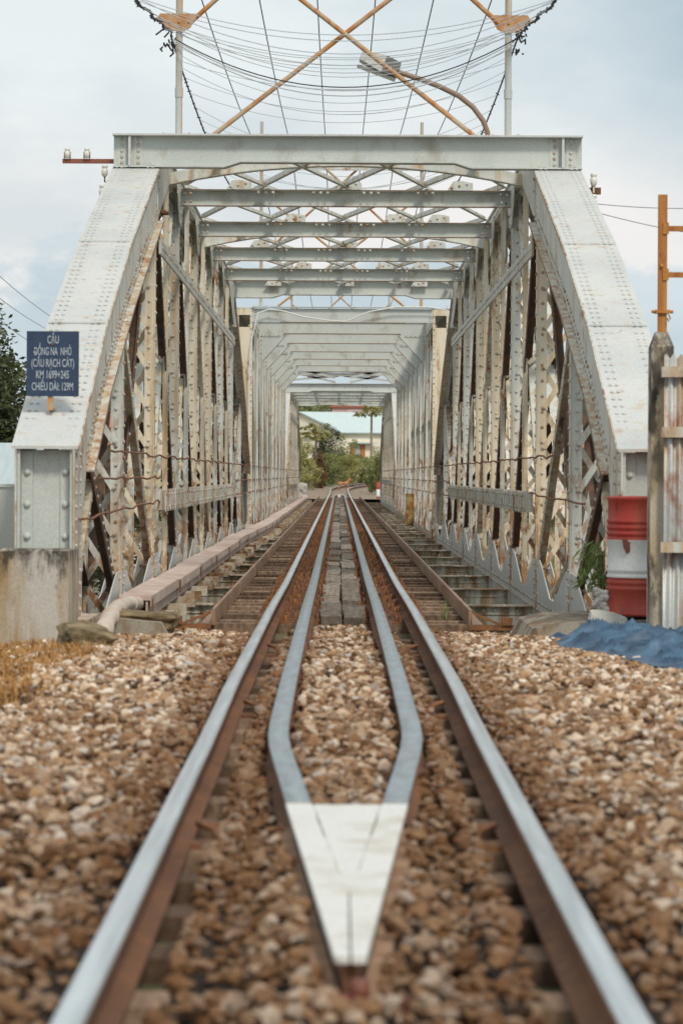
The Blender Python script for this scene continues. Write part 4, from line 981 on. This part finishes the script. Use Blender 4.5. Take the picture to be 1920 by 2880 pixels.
for (u,v) in ((295,492),(288,548)):
    m=MB(); c=P(u,v,32.2); insul(m,c,.95); i_=m.build('pin_insulator',PORC); q=MB(); q.tube([c+Vector((0,0,-.02)),c+Vector((0,0,-.07)),c+Vector((.06,0,-.10)),c+Vector((.2,0,-.10))],.010,6); q.build('hook',RUSTY,i_)
    tag(i_,'white insulator on a hook, '+('upper' if v<500 else 'lower')+' of the two under the rusty bracket','insulator')
ib=empty('insulator_bracket',P(1668,537,31.8),'short rusty bracket with upper and lower white insulators beyond the drum-side end post','bracket')
m=MB(); a=P(1600,537,31.8); b_=P(1688,537,31.8); m.box((a.x,31.77,a.z-.035),(b_.x,31.83,a.z+.035)); c=P(1668,530,31.7); m.box((c.x-.02,31.75,c.z-.10),(c.x+.02,31.768,c.z+.06)); m.tube([c+Vector((-.0,.02,-.07)),c+Vector((-.06,.02,-.10)),c+Vector((-.08,.02,-.16))],.008,6); m.build('bar',ib.get('x') or RUSTY,ib)
for v in (518,578):
    m=MB(); c=P(1668,v,31.7); insul(m,c,1.0); m.tube([c+Vector((0,0,-.02)),c+Vector((0,0,-.09))],.010,6); m.build('insulator',PORC,ib)
for (u,v,u2,v2,lb) in ((1675,573,2060,582,'upper thin wire leaving the drum-side bracket'),(1672,596,2060,672,'lower thin wire leaving the drum-side bracket')):
    m=MB(); m.tube(sag(P(u,v,31.7),P(u2,v2,31.7),.03,10),.006,5); tag(m.build('service_wire',GREYW),lb,'wire')
for (u,v,u2,v2,k) in ((-60,720,215,930,0),(-60,790,200,945,1),(-60,845,150,985,2)):
    m=MB(); m.tube(sag(P(u,v,60),P(u2+60,v2+30,75),.2,8),.008,5); tag(m.build('service_wire',GREYW),['uppermost','middle','lowest'][k]+' of three thin wires in the sky beside the sign','wire')
# white cable slung across the middle span
pts_=[(700,1235),(701,1080),(703,1010),(706,965),(716,920),(726,880),(756,870),(790,873),(850,890),(920,901),(972,905),(1000,892),(1040,876),(1110,864),(1205,864),(1254,872),(1256,860)]
m=MB(); m.tube([P(u,v,63.80) for u,v in pts_],.016,6)
tag(m.build('slung_cable',simple('white_cable',(.75,.74,.70),None,bmp=0)),'white cable looped down and across the portal of the middle span','cable')
# hook lamp hanging under the first portal corner
m=MB(); c=P(451,596,32.6); m.tube([(c.x,32.6,c.z),(c.x,32.6,3.35)],.008,6); m.tube([(c.x,32.6,c.z+.14),(c.x,32.6,c.z+.04)],.02,8); m.lathe([(.0,.03),(.04,.03),(.095,.0),(.095,-.03),(.0,-.035)],(c.x,32.6,c.z),16)
tag(m.build('hanging_lamp',RUSTY),'small rusty lamp hanging on a rod under the first portal beam','lamp')
# handrail ropes through the posts
def rope(s,z,y0,y1,label,step=PL/2,r=.010,zs=0):
    m=MB(); p=[]; y=y0; x=XB+s*(XI-.035)
    while y<y1:
        yb_=min(y+step,y1)
        for q in range(4):
            t=q/4; p.append((x+random.uniform(-.006,.006),lerp(y,yb_,t),z+zs*min(1,(y+t*step-y0)/10)-random.choice((.004,.012,.022))*4*t*(1-t)+random.uniform(-.008,.008)))
        y=yb_
    p.append((x,y1,z+zs)); m.tube(p,r,6); tag(m.build('hand_rope',ROPE),label,'rope','rusty ropes strung along the trusses')
for s,side in ((-1,'sign side'),(1,'drum side')):
    rope(s,.20,24.6 if s<0 else 27.8,146,'top rusty rope strung along the '+side+' trusses')
    rope(s,-.03,23.6,31.6 if s<0 else 33,'middle rusty rope near the end post on the '+side) if s<0 else None
    rope(s,-.33 if s<0 else -.22,21.7 if s<0 else 24.5,32.0,'lowest rusty rope near the end post on the '+side,zs=.06)
    rope(s,-.36,54.5,146,'lowest rusty rope along the far trusses on the '+side)
    rope(s,-.10,54.5,146,'lower rusty rope along the far trusses on the '+side)
# rusty drum on the deck
dx=P(1159,1440,80).x
m=MB(); m.lathe([(x*.56,z) for x,z in drum_profile(.29,.86)],(dx-.02,80,ZF),24)
tag(m.build('rusty_barrel',worn('barrel_rust',(.58,.20,.035),(.72,.50,.20),(.06,.018,.008),(.45,.56),(.46,.52),3.6,(2,2,2.5),.8,off=1)),'narrow rust orange barrel standing on the floor beams of the middle span','barrel')
# ---------------------------------------------------------------- vegetation
def leaf_cloud(m,c,rad,n,size,mat=0,hang=0):
    c=Vector(c)
    for _ in range(n):
        d=Vector((random.gauss(0,1),random.gauss(0,1),random.gauss(0,1))).normalized()*(random.random()**.45)
        p=c+Vector((d.x*rad[0],d.y*rad[1],d.z*rad[2]))
        a=Vector((random.gauss(0,1),random.gauss(0,1),random.gauss(0,.7)-hang)).normalized(); b_=a.orthogonal().normalized(); b_=(Matrix.Rotation(random.uniform(0,6.28),3,a)@b_)
        L=size*random.uniform(.6,1.3); w_=L*.42
        m.add([p-a*L*.5,p+b_*w_*.5,p+a*L*.5,p-b_*w_*.5],[(0,1,2,3)],mat)
def clumps(m,c,rad,k,n,size,cr=.42,mat=0,flat=.8):
    c=Vector(c)
    for _ in range(k):
        d=Vector((random.gauss(0,1),random.gauss(0,1),random.gauss(0,1))).normalized()*(random.random()**.4)
        q=c+Vector((d.x*rad[0],d.y*rad[1],d.z*rad[2])); r=cr*random.uniform(.6,1.25)
        leaf_cloud(m,q,(rad[0]*r,rad[1]*r,rad[2]*r*flat),n,size,mat)
def tree(name,base,h,rad,label,cat,leaf,k=26,n=150,size=.16,group=None,tr=.12,cz=None):
    root=empty(name,base,label,cat,group); b_=Vector(base); cz=cz if cz is not None else h-rad[2]*.9
    m=MB(); top=b_+Vector((.1,0,cz)); m.tube([b_,b_.lerp(top,.5)+Vector((.08,0,0)),top],[tr,tr*.75,tr*.45],8)
    for q in range(7):
        a=random.uniform(0,6.28); st=b_.lerp(top,random.uniform(.55,1)); en=top+Vector((math.cos(a)*rad[0]*.7,math.sin(a)*rad[1]*.7,random.uniform(-.2,.6)*rad[2])); m.tube([st,st.lerp(en,.5)+Vector((0,0,.1)),en],[tr*.4,tr*.28,tr*.1],6)
    m.build('trunk',BARK,root)
    m=MB(); clumps(m,top,rad,k,n,size); m.build('crown',leaf,root); return root
# big dark tree beside the sign, seen past and through the truss
tree('broadleaf_tree',(-7.75,62,-5.0),7.9,(1.75,1.9,2.8),'dark broadleaf tree at the picture edge behind the blue sign','tree',LEAFD,70,560,.15,tr=.2,cz=5.35)
tree('broadleaf_tree',(-5.9,74,-5.0),6.0,(2.4,2.0,2.2),'lower dark tree seen through the truss beside the sign','tree',LEAFD,26,240,.2,tr=.18)
for q,(x,y,h,lb) in enumerate(((-7.5,120,6.0,'green tree by the river seen between truss posts on the duct side'),(8.5,112,6.2,'green tree by the river seen between truss posts on the drum side'),(11.5,135,7.0,'taller tree behind red roofed house on the drum side'))):
    tree('broadleaf_tree',(x,y,-4.8),h,(2.4,2.2,2.0),lb,'tree',LEAFM,20,160,.24,tr=.15)
# shrub beside the drum
root=empty('leafy_shrub',P(1680,1700,21.6),'green shrub with long drooping leaves growing beside the drum','shrub')
m=MB(); c=P(1690,1700,21.5)
for q in range(5): m.tube([c,P(random.uniform(1640,1695),random.uniform(1520,1600),21.5)],.006,5)
m.build('stem',LEAFM,root)
m=MB()
for q in range(130):
    p=P(1700-72*random.random()**1.3,random.uniform(1515,1640),21.5+random.uniform(-.15,.2))
    a=Vector((random.gauss(-.35,.5),random.gauss(0,.4),-random.uniform(.3,1))).normalized(); b_=a.orthogonal().normalized(); b_=Matrix.Rotation(random.uniform(0,6.28),3,a)@b_; L=random.uniform(.08,.14); w_=.011
    m.add([p,p+a*L*.45+b_*w_,p+a*L,p+a*L*.45-b_*w_],[(0,1,2,3)])
m.build('foliage',LEAFB,root)
# dry grass
def grass(name,pts,h,mat,label):
    m=MB()
    for (x,y,z) in pts:
        hh=h*random.uniform(.4,1.2); a=random.uniform(0,6.28); w_=.004; bx_,by_=math.cos(a)*hh*.5,math.sin(a)*hh*.5; px,py=-math.sin(a)*w_,math.cos(a)*w_
        m.add([(x-px,y-py,z),(x+px,y+py,z),(x+bx_*.5+px*.7,y+by_*.5+py*.7,z+hh*.7),(x+bx_*.5-px*.7,y+by_*.5-py*.7,z+hh*.7),(x+bx_*1.3,y+by_*1.3,z+hh*.95)],[(0,1,2,3),(3,2,4)])
    return tag(m.build(name,mat),label,'grass',kind='stuff')
gp=[]
while len(gp)<15000:
    x=random.uniform(-4.2,-1.1); y=random.uniform(9,20.6)
    if grass_zone(x+random.gauss(0,.10),y) and x>-.135*y-1.0: gp.append((x,y,bedz(x,y)-.03))
grass('dry_grass',gp,.085,STRAW,'dry straw coloured grass in front of the concrete block')
gp=[(random.uniform(1.9,3.2),random.gauss(17.2,.22),-1.11) for _ in range(700)]
grass('dry_grass',gp,.09,STRAW,'dry grass tufts along the near edge of the tarpaulin')
gp=[(P(1254,1755,23.6).x+random.gauss(0,.02),23.6+random.gauss(0,.03),-1.13) for _ in range(14)]
o=grass('grass_tuft',gp,.17,LEAFB,'single green grass tuft at the edge of the bridge deck'); del o['kind']; o['category']='grass tuft'
# ---------------------------------------------------------------- beyond the bridge
m=MB()
yv=list(np.linspace(147.8,182,8))+list(np.linspace(184,240,30)); 
for y in yv: m.v += [(track_x(y)-2.6-(.6 if y<170 else 0),y,track_z(y)-.16),(track_x(y)+2.6,y,track_z(y)-.16)]
for i in range(len(yv)-1): m.f.append((2*i,2*i+1,2*i+3,2*i+2)); m.m.append(0); m.sm.append(True)
tag(m.build('gravel_path',FARPATH),kind='structure')
m=MB(); m.box((XT-.22,157,ZR-.15),(XT+.22,158.5,ZR-.0)); tag(m.build('track_plate',WHITE,origin=(XT,157.7,ZR-.15)),'white slab between the rails just past the far bridge end','slab')
bush_specs=[(-2.7,158,1.3,.8,'M'),(-3.2,170,2.2,1.3,'Y'),(-2.3,188,2.3,1.1,'Y'),(-.9,200,2.2,1.4,'M'),(.3,208,2.2,1.5,'Y'),(1.6,213,2.2,1.5,'M'),(3.0,218,2.0,1.8,'Y'),(-2.7,192,3.9,1.2,'Y'),(-.85,214,4.1,1.15,'D'),(.35,222,3.6,1.2,'M'),(2.25,176,2.3,.7,'M'),(2.5,182,3.0,.75,'Y'),(-1.25,194,2.6,.45,'R')]
names=['low green bush just off the far bridge end on the duct side','rounded green bush behind the duct-side end of the far span','yellow green bush at the outer foot of the curve','green bush next along the outside of the curve','yellowish bush in the middle of the hedge outside the curve','green bush ahead of where the curving rails vanish','yellowish bush below the house window','tall yellow green bush below the papaya tree by the gable','dark tall bush standing against the gable wall','tall loose green bush under the house eave','dark dense bush inside the curve on the drum side','bush with yellow top leaves inside the curve on the drum side','red brown withered bush among the green ones']
for (x,y,h,r,t),lb in zip(bush_specs,names):
    z=gz(x,y); root=empty('bush',(x,y,z),lb,'bush','bushes around the curve beyond the bridge'); mt={'M':LEAFM,'Y':LEAFY,'D':LEAFD,'R':LEAFR}[t]
    q=MB()
    for _ in range(6): q.tube([(x,y,z),(x+random.uniform(-.6,.6)*r,y+random.uniform(-.4,.4)*r,z+h*.7)],[.03,.01],5)
    q.build('stem',BARK,root); q=MB(); clumps(q,(x,y,z+h*.52),(r,r*.8,h*.48),34,150,.15,.38); q.build('foliage',mt,root)
# papaya trees
def papaya(base,h,label,lean=0.):
    root=empty('papaya_tree',base,label,'papaya tree'); b_=Vector(base); t=b_+Vector((lean,0,h)); m=MB(); m.tube([b_,b_.lerp(t,.5)+Vector((lean*.1,0,0)),t],[.10,.085,.06],8); m.build('trunk',simple('papaya_bark',(.36,.28,.20),(.25,.2,.15),5),root)
    m=MB()
    for q in range(40):
        a=random.uniform(0,6.28); L=random.uniform(.25,1.0); e=t+Vector((math.cos(a)*L,math.sin(a)*L,random.uniform(-.45,.55))); m.tube([t,t.lerp(e,.5)+Vector((0,0,.15)),e],.012,4)
        for f in range(9):
            an=a+(f-4)*.38; l=random.uniform(.25,.45); d=Vector((math.cos(an),math.sin(an),random.uniform(-1.2,.1))).normalized(); s_=Vector((-math.sin(an),math.cos(an),.3))*.08
            m.add([e,e+d*l*.5+s_,e+d*l,e+d*l*.5-s_],[(0,1,2,3)])
    m.build('crown',LEAFY,root)
papaya((-1.75,200,-1.0),3.95,'leaning papaya tree in front of the house gable',.25)
papaya((2.12,196,-1.2),5.55,'tall slender papaya tree at the drum-side corner of the house')
# white house
WALLW=simple('cream_wall',(.90,.82,.68),(.82,.73,.58),1.2,.9,bmp=.1); ROOFT=simple('teal_roof',(.60,.70,.70),(.52,.62,.63),2,.6,0,(8,1,1),.2); SHUT=simple('orange_shutter',(.50,.19,.05),(.42,.15,.04),20,.6)
hz=-.9; C0=Vector((.08,238,hz)); e_=Vector((.95,.31,0)); g_=Vector((-.88,.47,0)); HL,HW=11.,6.6; zE=3.60-hz; zRg=5.05-hz
def hp(a,b_,z): return C0+e_*a+g_*b_+Vector((0,0,z))
hs=empty('house',C0,'cream walled house with pale teal roof seen through the far end of the bridge','house')
m=MB(); m.add([hp(0,0,0),hp(HL,0,0),hp(HL,HW,0),hp(0,HW,0),hp(0,0,zE),hp(HL,0,zE),hp(HL,HW,zE),hp(0,HW,zE),hp(0,HW*.5,zRg-.08),hp(HL,HW*.5,zRg-.08)],[(0,1,5,4),(1,2,6,9,5),(2,3,7,6),(3,0,4,8,7)]); m.build('wall',WALLW,hs)
m=MB()
for b0,b1,z0,z1 in ((-.5,HW*.5,zE-.18,zRg+.02),(HW+.5,HW*.5,zE-.18,zRg+.02)):
    q=[hp(-.35,b0,z0),hp(HL+.3,b0,z0),hp(HL+.3,b1,z1),hp(-.35,b1,z1)]; m.add(q+[p-Vector((0,0,.09)) for p in q],[(0,1,2,3),(7,6,5,4),(0,4,5,1),(1,5,6,2),(2,6,7,3),(3,7,4,0)])
m.build('roof',ROOFT,hs)
wn=MB(); wa=.80
def wbox(m,a0,a1,z0,z1,d0,d1):
    q=[hp(a0,-d0,z0),hp(a1,-d0,z0),hp(a1,-d1,z0),hp(a0,-d1,z0),hp(a0,-d0,z1),hp(a1,-d0,z1),hp(a1,-d1,z1),hp(a0,-d1,z1)]; m.add(q,[(0,1,2,3),(7,6,5,4),(0,4,5,1),(1,5,6,2),(2,6,7,3),(3,7,4,0)])
z0,z1=1.55-hz-.9,2.45-hz-.0
wz0,wz1=1.50-hz,2.42-hz
m=MB(); wbox(m,wa+.40,wa+.82,wz0,wz1,.0,.05); wf=m.build('window',simple('window_grey',(.40,.42,.42),(.3,.32,.33),6),hs)
m=MB(); [wbox(m,wa+.42+k*.12,wa+.44+k*.12,wz0,wz1,.05,.08) for k in range(4)]; m.build('window_bar',WHITE,wf)
for a0 in (wa,wa+.86): m=MB(); wbox(m,a0,a0+.36,wz0-.1,wz1,.02,.10); m.build('shutter',SHUT,hs)
m=MB(); wbox(m,wa-.15,wa+1.75,wz1+.10,wz1+.22,.0,.7); m.build('awning',ROOFT,hs)
q=MB(); c=hp(wa+.85,-1.6,1.60-hz); 
import bmesh
dsh=MB(); pr=[(0,0),(.15,.03),(.30,.08),(.42,.17),(.40,.18),(.28,.10),(0,.02)]
n_=24; 
for r_,h_ in pr:
    for k in range(n_): t=2*math.pi*k/n_; dsh.v.append((c.x+r_*math.cos(t),c.y-h_,c.z+r_*math.sin(t)))
for i in range(len(pr)-1):
    for k in range(n_): dsh.f.append((i*n_+k,i*n_+(k+1)%n_,(i+1)*n_+(k+1)%n_,(i+1)*n_+k)); dsh.m.append(0); dsh.sm.append(True)
dsh.tube([c,c+Vector((0,.2,-1.6))],.04,8)
tag(dsh.build('satellite_dish',WHITE),'white round satellite dish standing below the house window','dish')
# awning roof at the gable side
m=MB(); a=P(836,1216,232); b_=P(925,1216,232); m.box((a.x-2,231,a.z-.22),(b_.x,233,a.z),1); m.box((a.x-2,230.9,a.z-.36),(b_.x+.2,233,a.z-.222)); m.box((a.x-2,231.2,hz),(b_.x-.3,233,a.z-.362)); 
tag(m.build('lean_to',[WALLW,worn('lean_red',(.40,.16,.12),(.45,.3,.25),(.2,.08,.06))],origin=(a.x,232,hz)),'low lean-to with reddish roof edge in front of the gable','lean-to')
m=MB(); a=P(934,1146,262); b_=P(1100,1164,262); m.box((a.x,262,-1),(b_.x+6,268,a.z)); r_=MB(); r_.box((a.x-.2,261.8,a.z),(b_.x+6,268,a.z+.18))
pk=m.build('pink_building',simple('pink_wall',(.70,.45,.42),(.64,.40,.37),2,.9),origin=(a.x,265,-1)); r_.build('roof',worn('pink_roof',(.45,.14,.08),(.4,.15,.1),(.2,.1,.05)),pk); q=MB(); q.box((a.x+1.3,261.95,a.z-1.0),(b_.x-.5,262.0,a.z-.2)); q.build('window',simple('pink_pane',(.66,.52,.5),None,bmp=0),pk)
tag(pk,'pink building rising behind the teal roofed house','building')
for (u,v,y,r,lb) in ((905,1158,300,2.2,'distant round tree behind the teal roof, nearer the ridge'),(932,1160,310,1.9,'distant round tree beside the pink building'),(842,1165,280,1.6,'distant dark tree at the edge of the far portal')):
    c=P(u,v,y); tree('broadleaf_tree',(c.x,y,-.2),c.z+r*.7+.2,(r,r,r*.75),lb,'tree',LEAFM,18,90,.3,tr=.15)
# dog on the track
DOG=simple('dog_fur',(.48,.22,.09),(.40,.17,.07),8,.8,bmp=0)
dp=P(968,1377,186); dz=track_z(186)-.14
import bmesh
def dog(loc,label):
    me=bpy.data.meshes.new('dog'); bm_=bmesh.new(); ly=bm_.verts.layers.skin.verify()
    J={'hip':(-.26,0,.47,.085),'belly':(-.02,0,.45,.095),'chest':(.22,0,.46,.115),'neck':(.34,0,.60,.065),'head':(.42,0,.70,.070),'muz':(.53,0,.67,.035),'nose':(.60,0,.655,.022),
       't1':(-.38,0,.53,.025),'t2':(-.50,0,.63,.018),'t3':(-.53,0,.74,.012),'e1':(.40,.05,.77,.020),'e2':(.39,.07,.84,.010),'f1':(.40,-.05,.77,.020),'f2':(.39,-.07,.84,.010)}
    E=[('hip','belly'),('belly','chest'),('chest','neck'),('neck','head'),('head','muz'),('muz','nose'),('hip','t1'),('t1','t2'),('t2','t3'),('head','e1'),('e1','e2'),('head','f1'),('f1','f2')]
    for s,sy in (('a',.075),('b',-.075)):
        dxx=.05 if s=='a' else -.05
        J.update({s+'1':(-.27,sy,.36,.062),s+'2':(-.21+dxx,sy,.27,.040),s+'3':(-.33+dxx,sy,.16,.026),s+'4':(-.30+dxx,sy,.03,.022),s+'5':(-.25+dxx,sy,.015,.020),
                  s+'6':(.22,sy,.34,.050),s+'7':(.23-dxx,sy,.20,.030),s+'8':(.22-dxx,sy,.03,.022),s+'9':(.27-dxx,sy,.015,.020)})
        E+=[('hip',s+'1'),(s+'1',s+'2'),(s+'2',s+'3'),(s+'3',s+'4'),(s+'4',s+'5'),('chest',s+'6'),(s+'6',s+'7'),(s+'7',s+'8'),(s+'8',s+'9')]
    V={}
    for k,(x,y,z,r) in J.items():
        v=bm_.verts.new((x,y,z)); v[ly].radius=(r,r); v[ly].use_root=(k=='hip'); V[k]=v
    for a,b_ in E: bm_.edges.new((V[a],V[b_]))
    bm_.to_mesh(me); bm_.free(); me.materials.append(DOG)
    o=bpy.data.objects.new('dog',me); col.objects.link(o); o.location=loc; o.rotation_euler.z=R(25)
    o.modifiers.new('skin','SKIN').use_smooth_shade=True; o.modifiers.new('sub','SUBSURF').levels=1; return tag(o,label,'dog')
dog((dp.x-.05,186,dz),'tan dog standing between the rails beyond the far bridge end')
for (u,v0,v1,y,lb) in ((1063,1356,1400,152,'red and white marker post by the drum-side end of the far span'),):
    a=P(u,v0,y); b_=P(u,v1,y); po=empty('marker_post',(a.x,y,-1.4),lb,'post'); n_=3; zt_,zb2=a.z,-1.45
    for k in range(3):
        q=MB(); q.lathe([(.10,zb2+(zt_-zb2)*k/3),(.10,zb2+(zt_-zb2)*(k+1)/3),(.02,zb2+(zt_-zb2)*(k+1)/3)],(a.x,y,0),14); q.build('painted_band',RED if k%2==0 else DRUMW,po)
rock('pale_boulder',P(846,1384,147),(.35,.5,.45),simple('pale_rock',(.5,.48,.44),(.38,.35,.3),4),'pale boulder beside the far end of the pink duct','boulder',11)
# river bank houses seen between the truss posts
def house(x,y,w_,d_,h_,rh,wallm,roofm,label,z=-3.2):
    ht=empty('riverside_house',(x,y,z),label,'house'); m=MB()
    m.add([(x-w_,y-d_,z),(x+w_,y-d_,z),(x+w_,y+d_,z),(x-w_,y+d_,z),(x-w_,y-d_,z+h_),(x+w_,y-d_,z+h_),(x+w_,y+d_,z+h_),(x-w_,y+d_,z+h_),(x-w_,y,z+h_+rh),(x+w_,y,z+h_+rh)],[(0,1,5,4),(1,2,6,9,5),(2,3,7,6),(3,0,4,8,7)]); m.build('wall',wallm,ht)
    m=MB()
    for s in (-1,1):
        q=[(x-w_-.3,y+s*(d_+.4),z+h_-.1),(x+w_+.3,y+s*(d_+.4),z+h_-.1),(x+w_+.3,y,z+h_+rh+.05),(x-w_-.3,y,z+h_+rh+.05)]; m.add(q+[(a,b_,c-.08) for a,b_,c in q],[(0,1,2,3),(7,6,5,4),(0,4,5,1),(1,5,6,2),(2,6,7,3),(3,7,4,0)])
    m.build('roof',roofm,ht)
    for k in (-.5,.3):
        m=MB(); m.box((x+k*w_-.5,y-d_-.04,z+h_*.35),(x+k*w_+.5,y-d_-.005,z+h_*.8)); m.build('window',GLASS,ht)
    m=MB()
    for sx in (-1,1):
        for sy in (-1,1): m.box((x+sx*w_*.9-.12,y+sy*d_*.9-.12,-5.4),(x+sx*w_*.9+.12,y+sy*d_*.9+.12,z))
    m.build('stilt',CONC,ht)
TERR=simple('terracotta',(.50,.17,.09),(.40,.13,.07),6,.8,0,(6,1,1),.3); ZINC=simple('zinc_roof',(.52,.60,.62),(.44,.52,.54),2,.5,0,(8,1,1),.3); WALLG=simple('grey_wall',(.55,.56,.55),(.45,.45,.43),2,.9)
house(-7.2,44,2.6,2.2,2.1,.75,WALLG,ZINC,'shed with pale zinc roof at the picture edge below the sign',-2.45)
house(-5.6,98,2.2,2.6,4.0,1.5,WALLG,TERR,'house with orange tile roof behind the sign-side truss',-3.0)
house(9.5,84,3.0,2.6,3.3,.9,WALLG,TERR,'house with red roof seen through the drum-side truss',-3.0)
house(12.5,100,4.0,3,5.0,1.0,WALLG,ZINC,'taller house with pale zinc roof behind the red roofed one',-3.0)
house(-6.3,128,2.4,2.4,3.0,1.0,WALLW,ZINC,'small cream house on the far bank on the duct side',-3.0)
# ---------------------------------------------------------------- sky, sun, camera
SUN_EL,SUN_AZ=R(48),R(160)       # azimuth clockwise from +y
wld=bpy.data.worlds.new('World'); sc.world=wld; wld.use_nodes=True; nt=wld.node_tree; nt.nodes.clear()
out=nd(nt,'ShaderNodeOutputWorld'); bg=nd(nt,'ShaderNodeBackground'); bg.inputs[1].default_value=.071
sky=nd(nt,'ShaderNodeTexSky',sky_type='NISHITA'); sky.sun_disc=False; sky.sun_elevation=SUN_EL; sky.sun_rotation=SUN_AZ; sky.dust_density=2; sky.air_density=1
tc=nd(nt,'ShaderNodeTexCoord')
def wnoise(scale,stretch,off,detail=6,rough=.5):
    mp=nd(nt,'ShaderNodeMapping'); mp.inputs['Scale'].default_value=stretch; mp.inputs['Location'].default_value=off
    n=nd(nt,'ShaderNodeTexNoise'); n.inputs['Scale'].default_value=scale; n.inputs['Detail'].default_value=detail; n.inputs['Roughness'].default_value=rough
    nt.links.new(tc.outputs['Generated'],mp.inputs[0]); nt.links.new(mp.outputs[0],n.inputs['Vector']); return n.outputs[0]
sx=nd(nt,'ShaderNodeSeparateXYZ'); nt.links.new(tc.outputs['Generated'],sx.inputs[0])
grad=ramp(nt,sx.outputs[2],[(0,(8.0,8.8,9.1)),(.085,(10.2,9.9,9.7)),(.13,(9.4,10.0,10.0)),(.2,(8.8,9.6,9.7)),(.4,(8.2,8.9,9.0)),(1,(7.4,8.1,8.3))])
cl1=ramp(nt,wnoise(7,(1,1,2.2),(.35,.1,.9)),[(.50,0),(.64,1)])
c1=mix(nt,mul(nt,cl1,.55),grad,(6.2,7.3,7.9))
# cumulus bank low over the horizon: an edge broken by noise
ad=nd(nt,'ShaderNodeMath',operation='MULTIPLY_ADD'); nt.links.new(wnoise(26,(1,1,1.6),(1.3,.4,.2),7,.55),ad.inputs[0]); ad.inputs[1].default_value=.075; ad.inputs[2].default_value=.037
sb=nd(nt,'ShaderNodeMath',operation='SUBTRACT'); nt.links.new(ad.outputs[0],sb.inputs[0]); nt.links.new(sx.outputs[2],sb.inputs[1])
bank=ramp(nt,sb.outputs[0],[(0,0),(.006,1)])
c2=mix(nt,mul(nt,bank,.85),c1,mix(nt,ramp(nt,wnoise(14,(1,1,2),(4,2,1),5),[(.4,0),(.65,1)]),(5.6,6.9,7.7),(7.2,8.3,8.9)))
vd=nd(nt,'ShaderNodeVectorMath',operation='DISTANCE'); nt.links.new(tc.outputs['Generated'],vd.inputs[0]); vd.inputs[1].default_value=(.135,.98,.150)
va=nd(nt,'ShaderNodeMath',operation='MULTIPLY_ADD'); nt.links.new(wnoise(11,(1,1,1.8),(5,2,3),6,.55),va.inputs[0]); va.inputs[1].default_value=.09; nt.links.new(vd.outputs['Value'],va.inputs[2])
c2=mix(nt,mul(nt,ramp(nt,va.outputs[0],[(.06,1),(.125,0)]),.9),c2,(5.1,6.3,7.1))
fin=mix(nt,.90,sky.outputs[0],c2)
nt.links.new(fin,bg.inputs[0]); nt.links.new(bg.outputs[0],out.inputs[0])
sl=bpy.data.lights.new('sun','SUN'); sl.energy=1.5; sl.angle=R(10); sl.color=(1,.92,.80); so_=bpy.data.objects.new('sun',sl); col.objects.link(so_)
dirv=Vector((math.sin(SUN_AZ)*math.cos(SUN_EL),math.cos(SUN_AZ)*math.cos(SUN_EL),math.sin(SUN_EL)))
so_.rotation_euler=dirv.to_track_quat('Z','Y').to_euler(); so_.location=(0,-10,30)
cd=bpy.data.cameras.new('camera'); cam=bpy.data.objects.new('camera',cd); col.objects.link(cam); sc.camera=cam
cd.sensor_fit='VERTICAL'; cd.sensor_height=36; cd.sensor_width=24; cd.lens=105; cd.clip_end=6000; cd.clip_start=.1
cd.shift_x=(960-UX)/2880; cd.shift_y=-(1440-VY)/2880
cam.matrix_world=Matrix.Rotation(R(90),4,'X')@Matrix.Rotation(ROLL,4,'Z')
cd.dof.use_dof=True; cd.dof.focus_distance=41; cd.dof.aperture_fstop=5.0
sc.view_settings.view_transform='Standard'; sc.view_settings.look='None'; sc.view_settings.exposure=.40; sc.view_settings.gamma=1
sc.cycles.max_bounces=6; sc.cycles.diffuse_bounces=3; sc.cycles.use_denoising=True
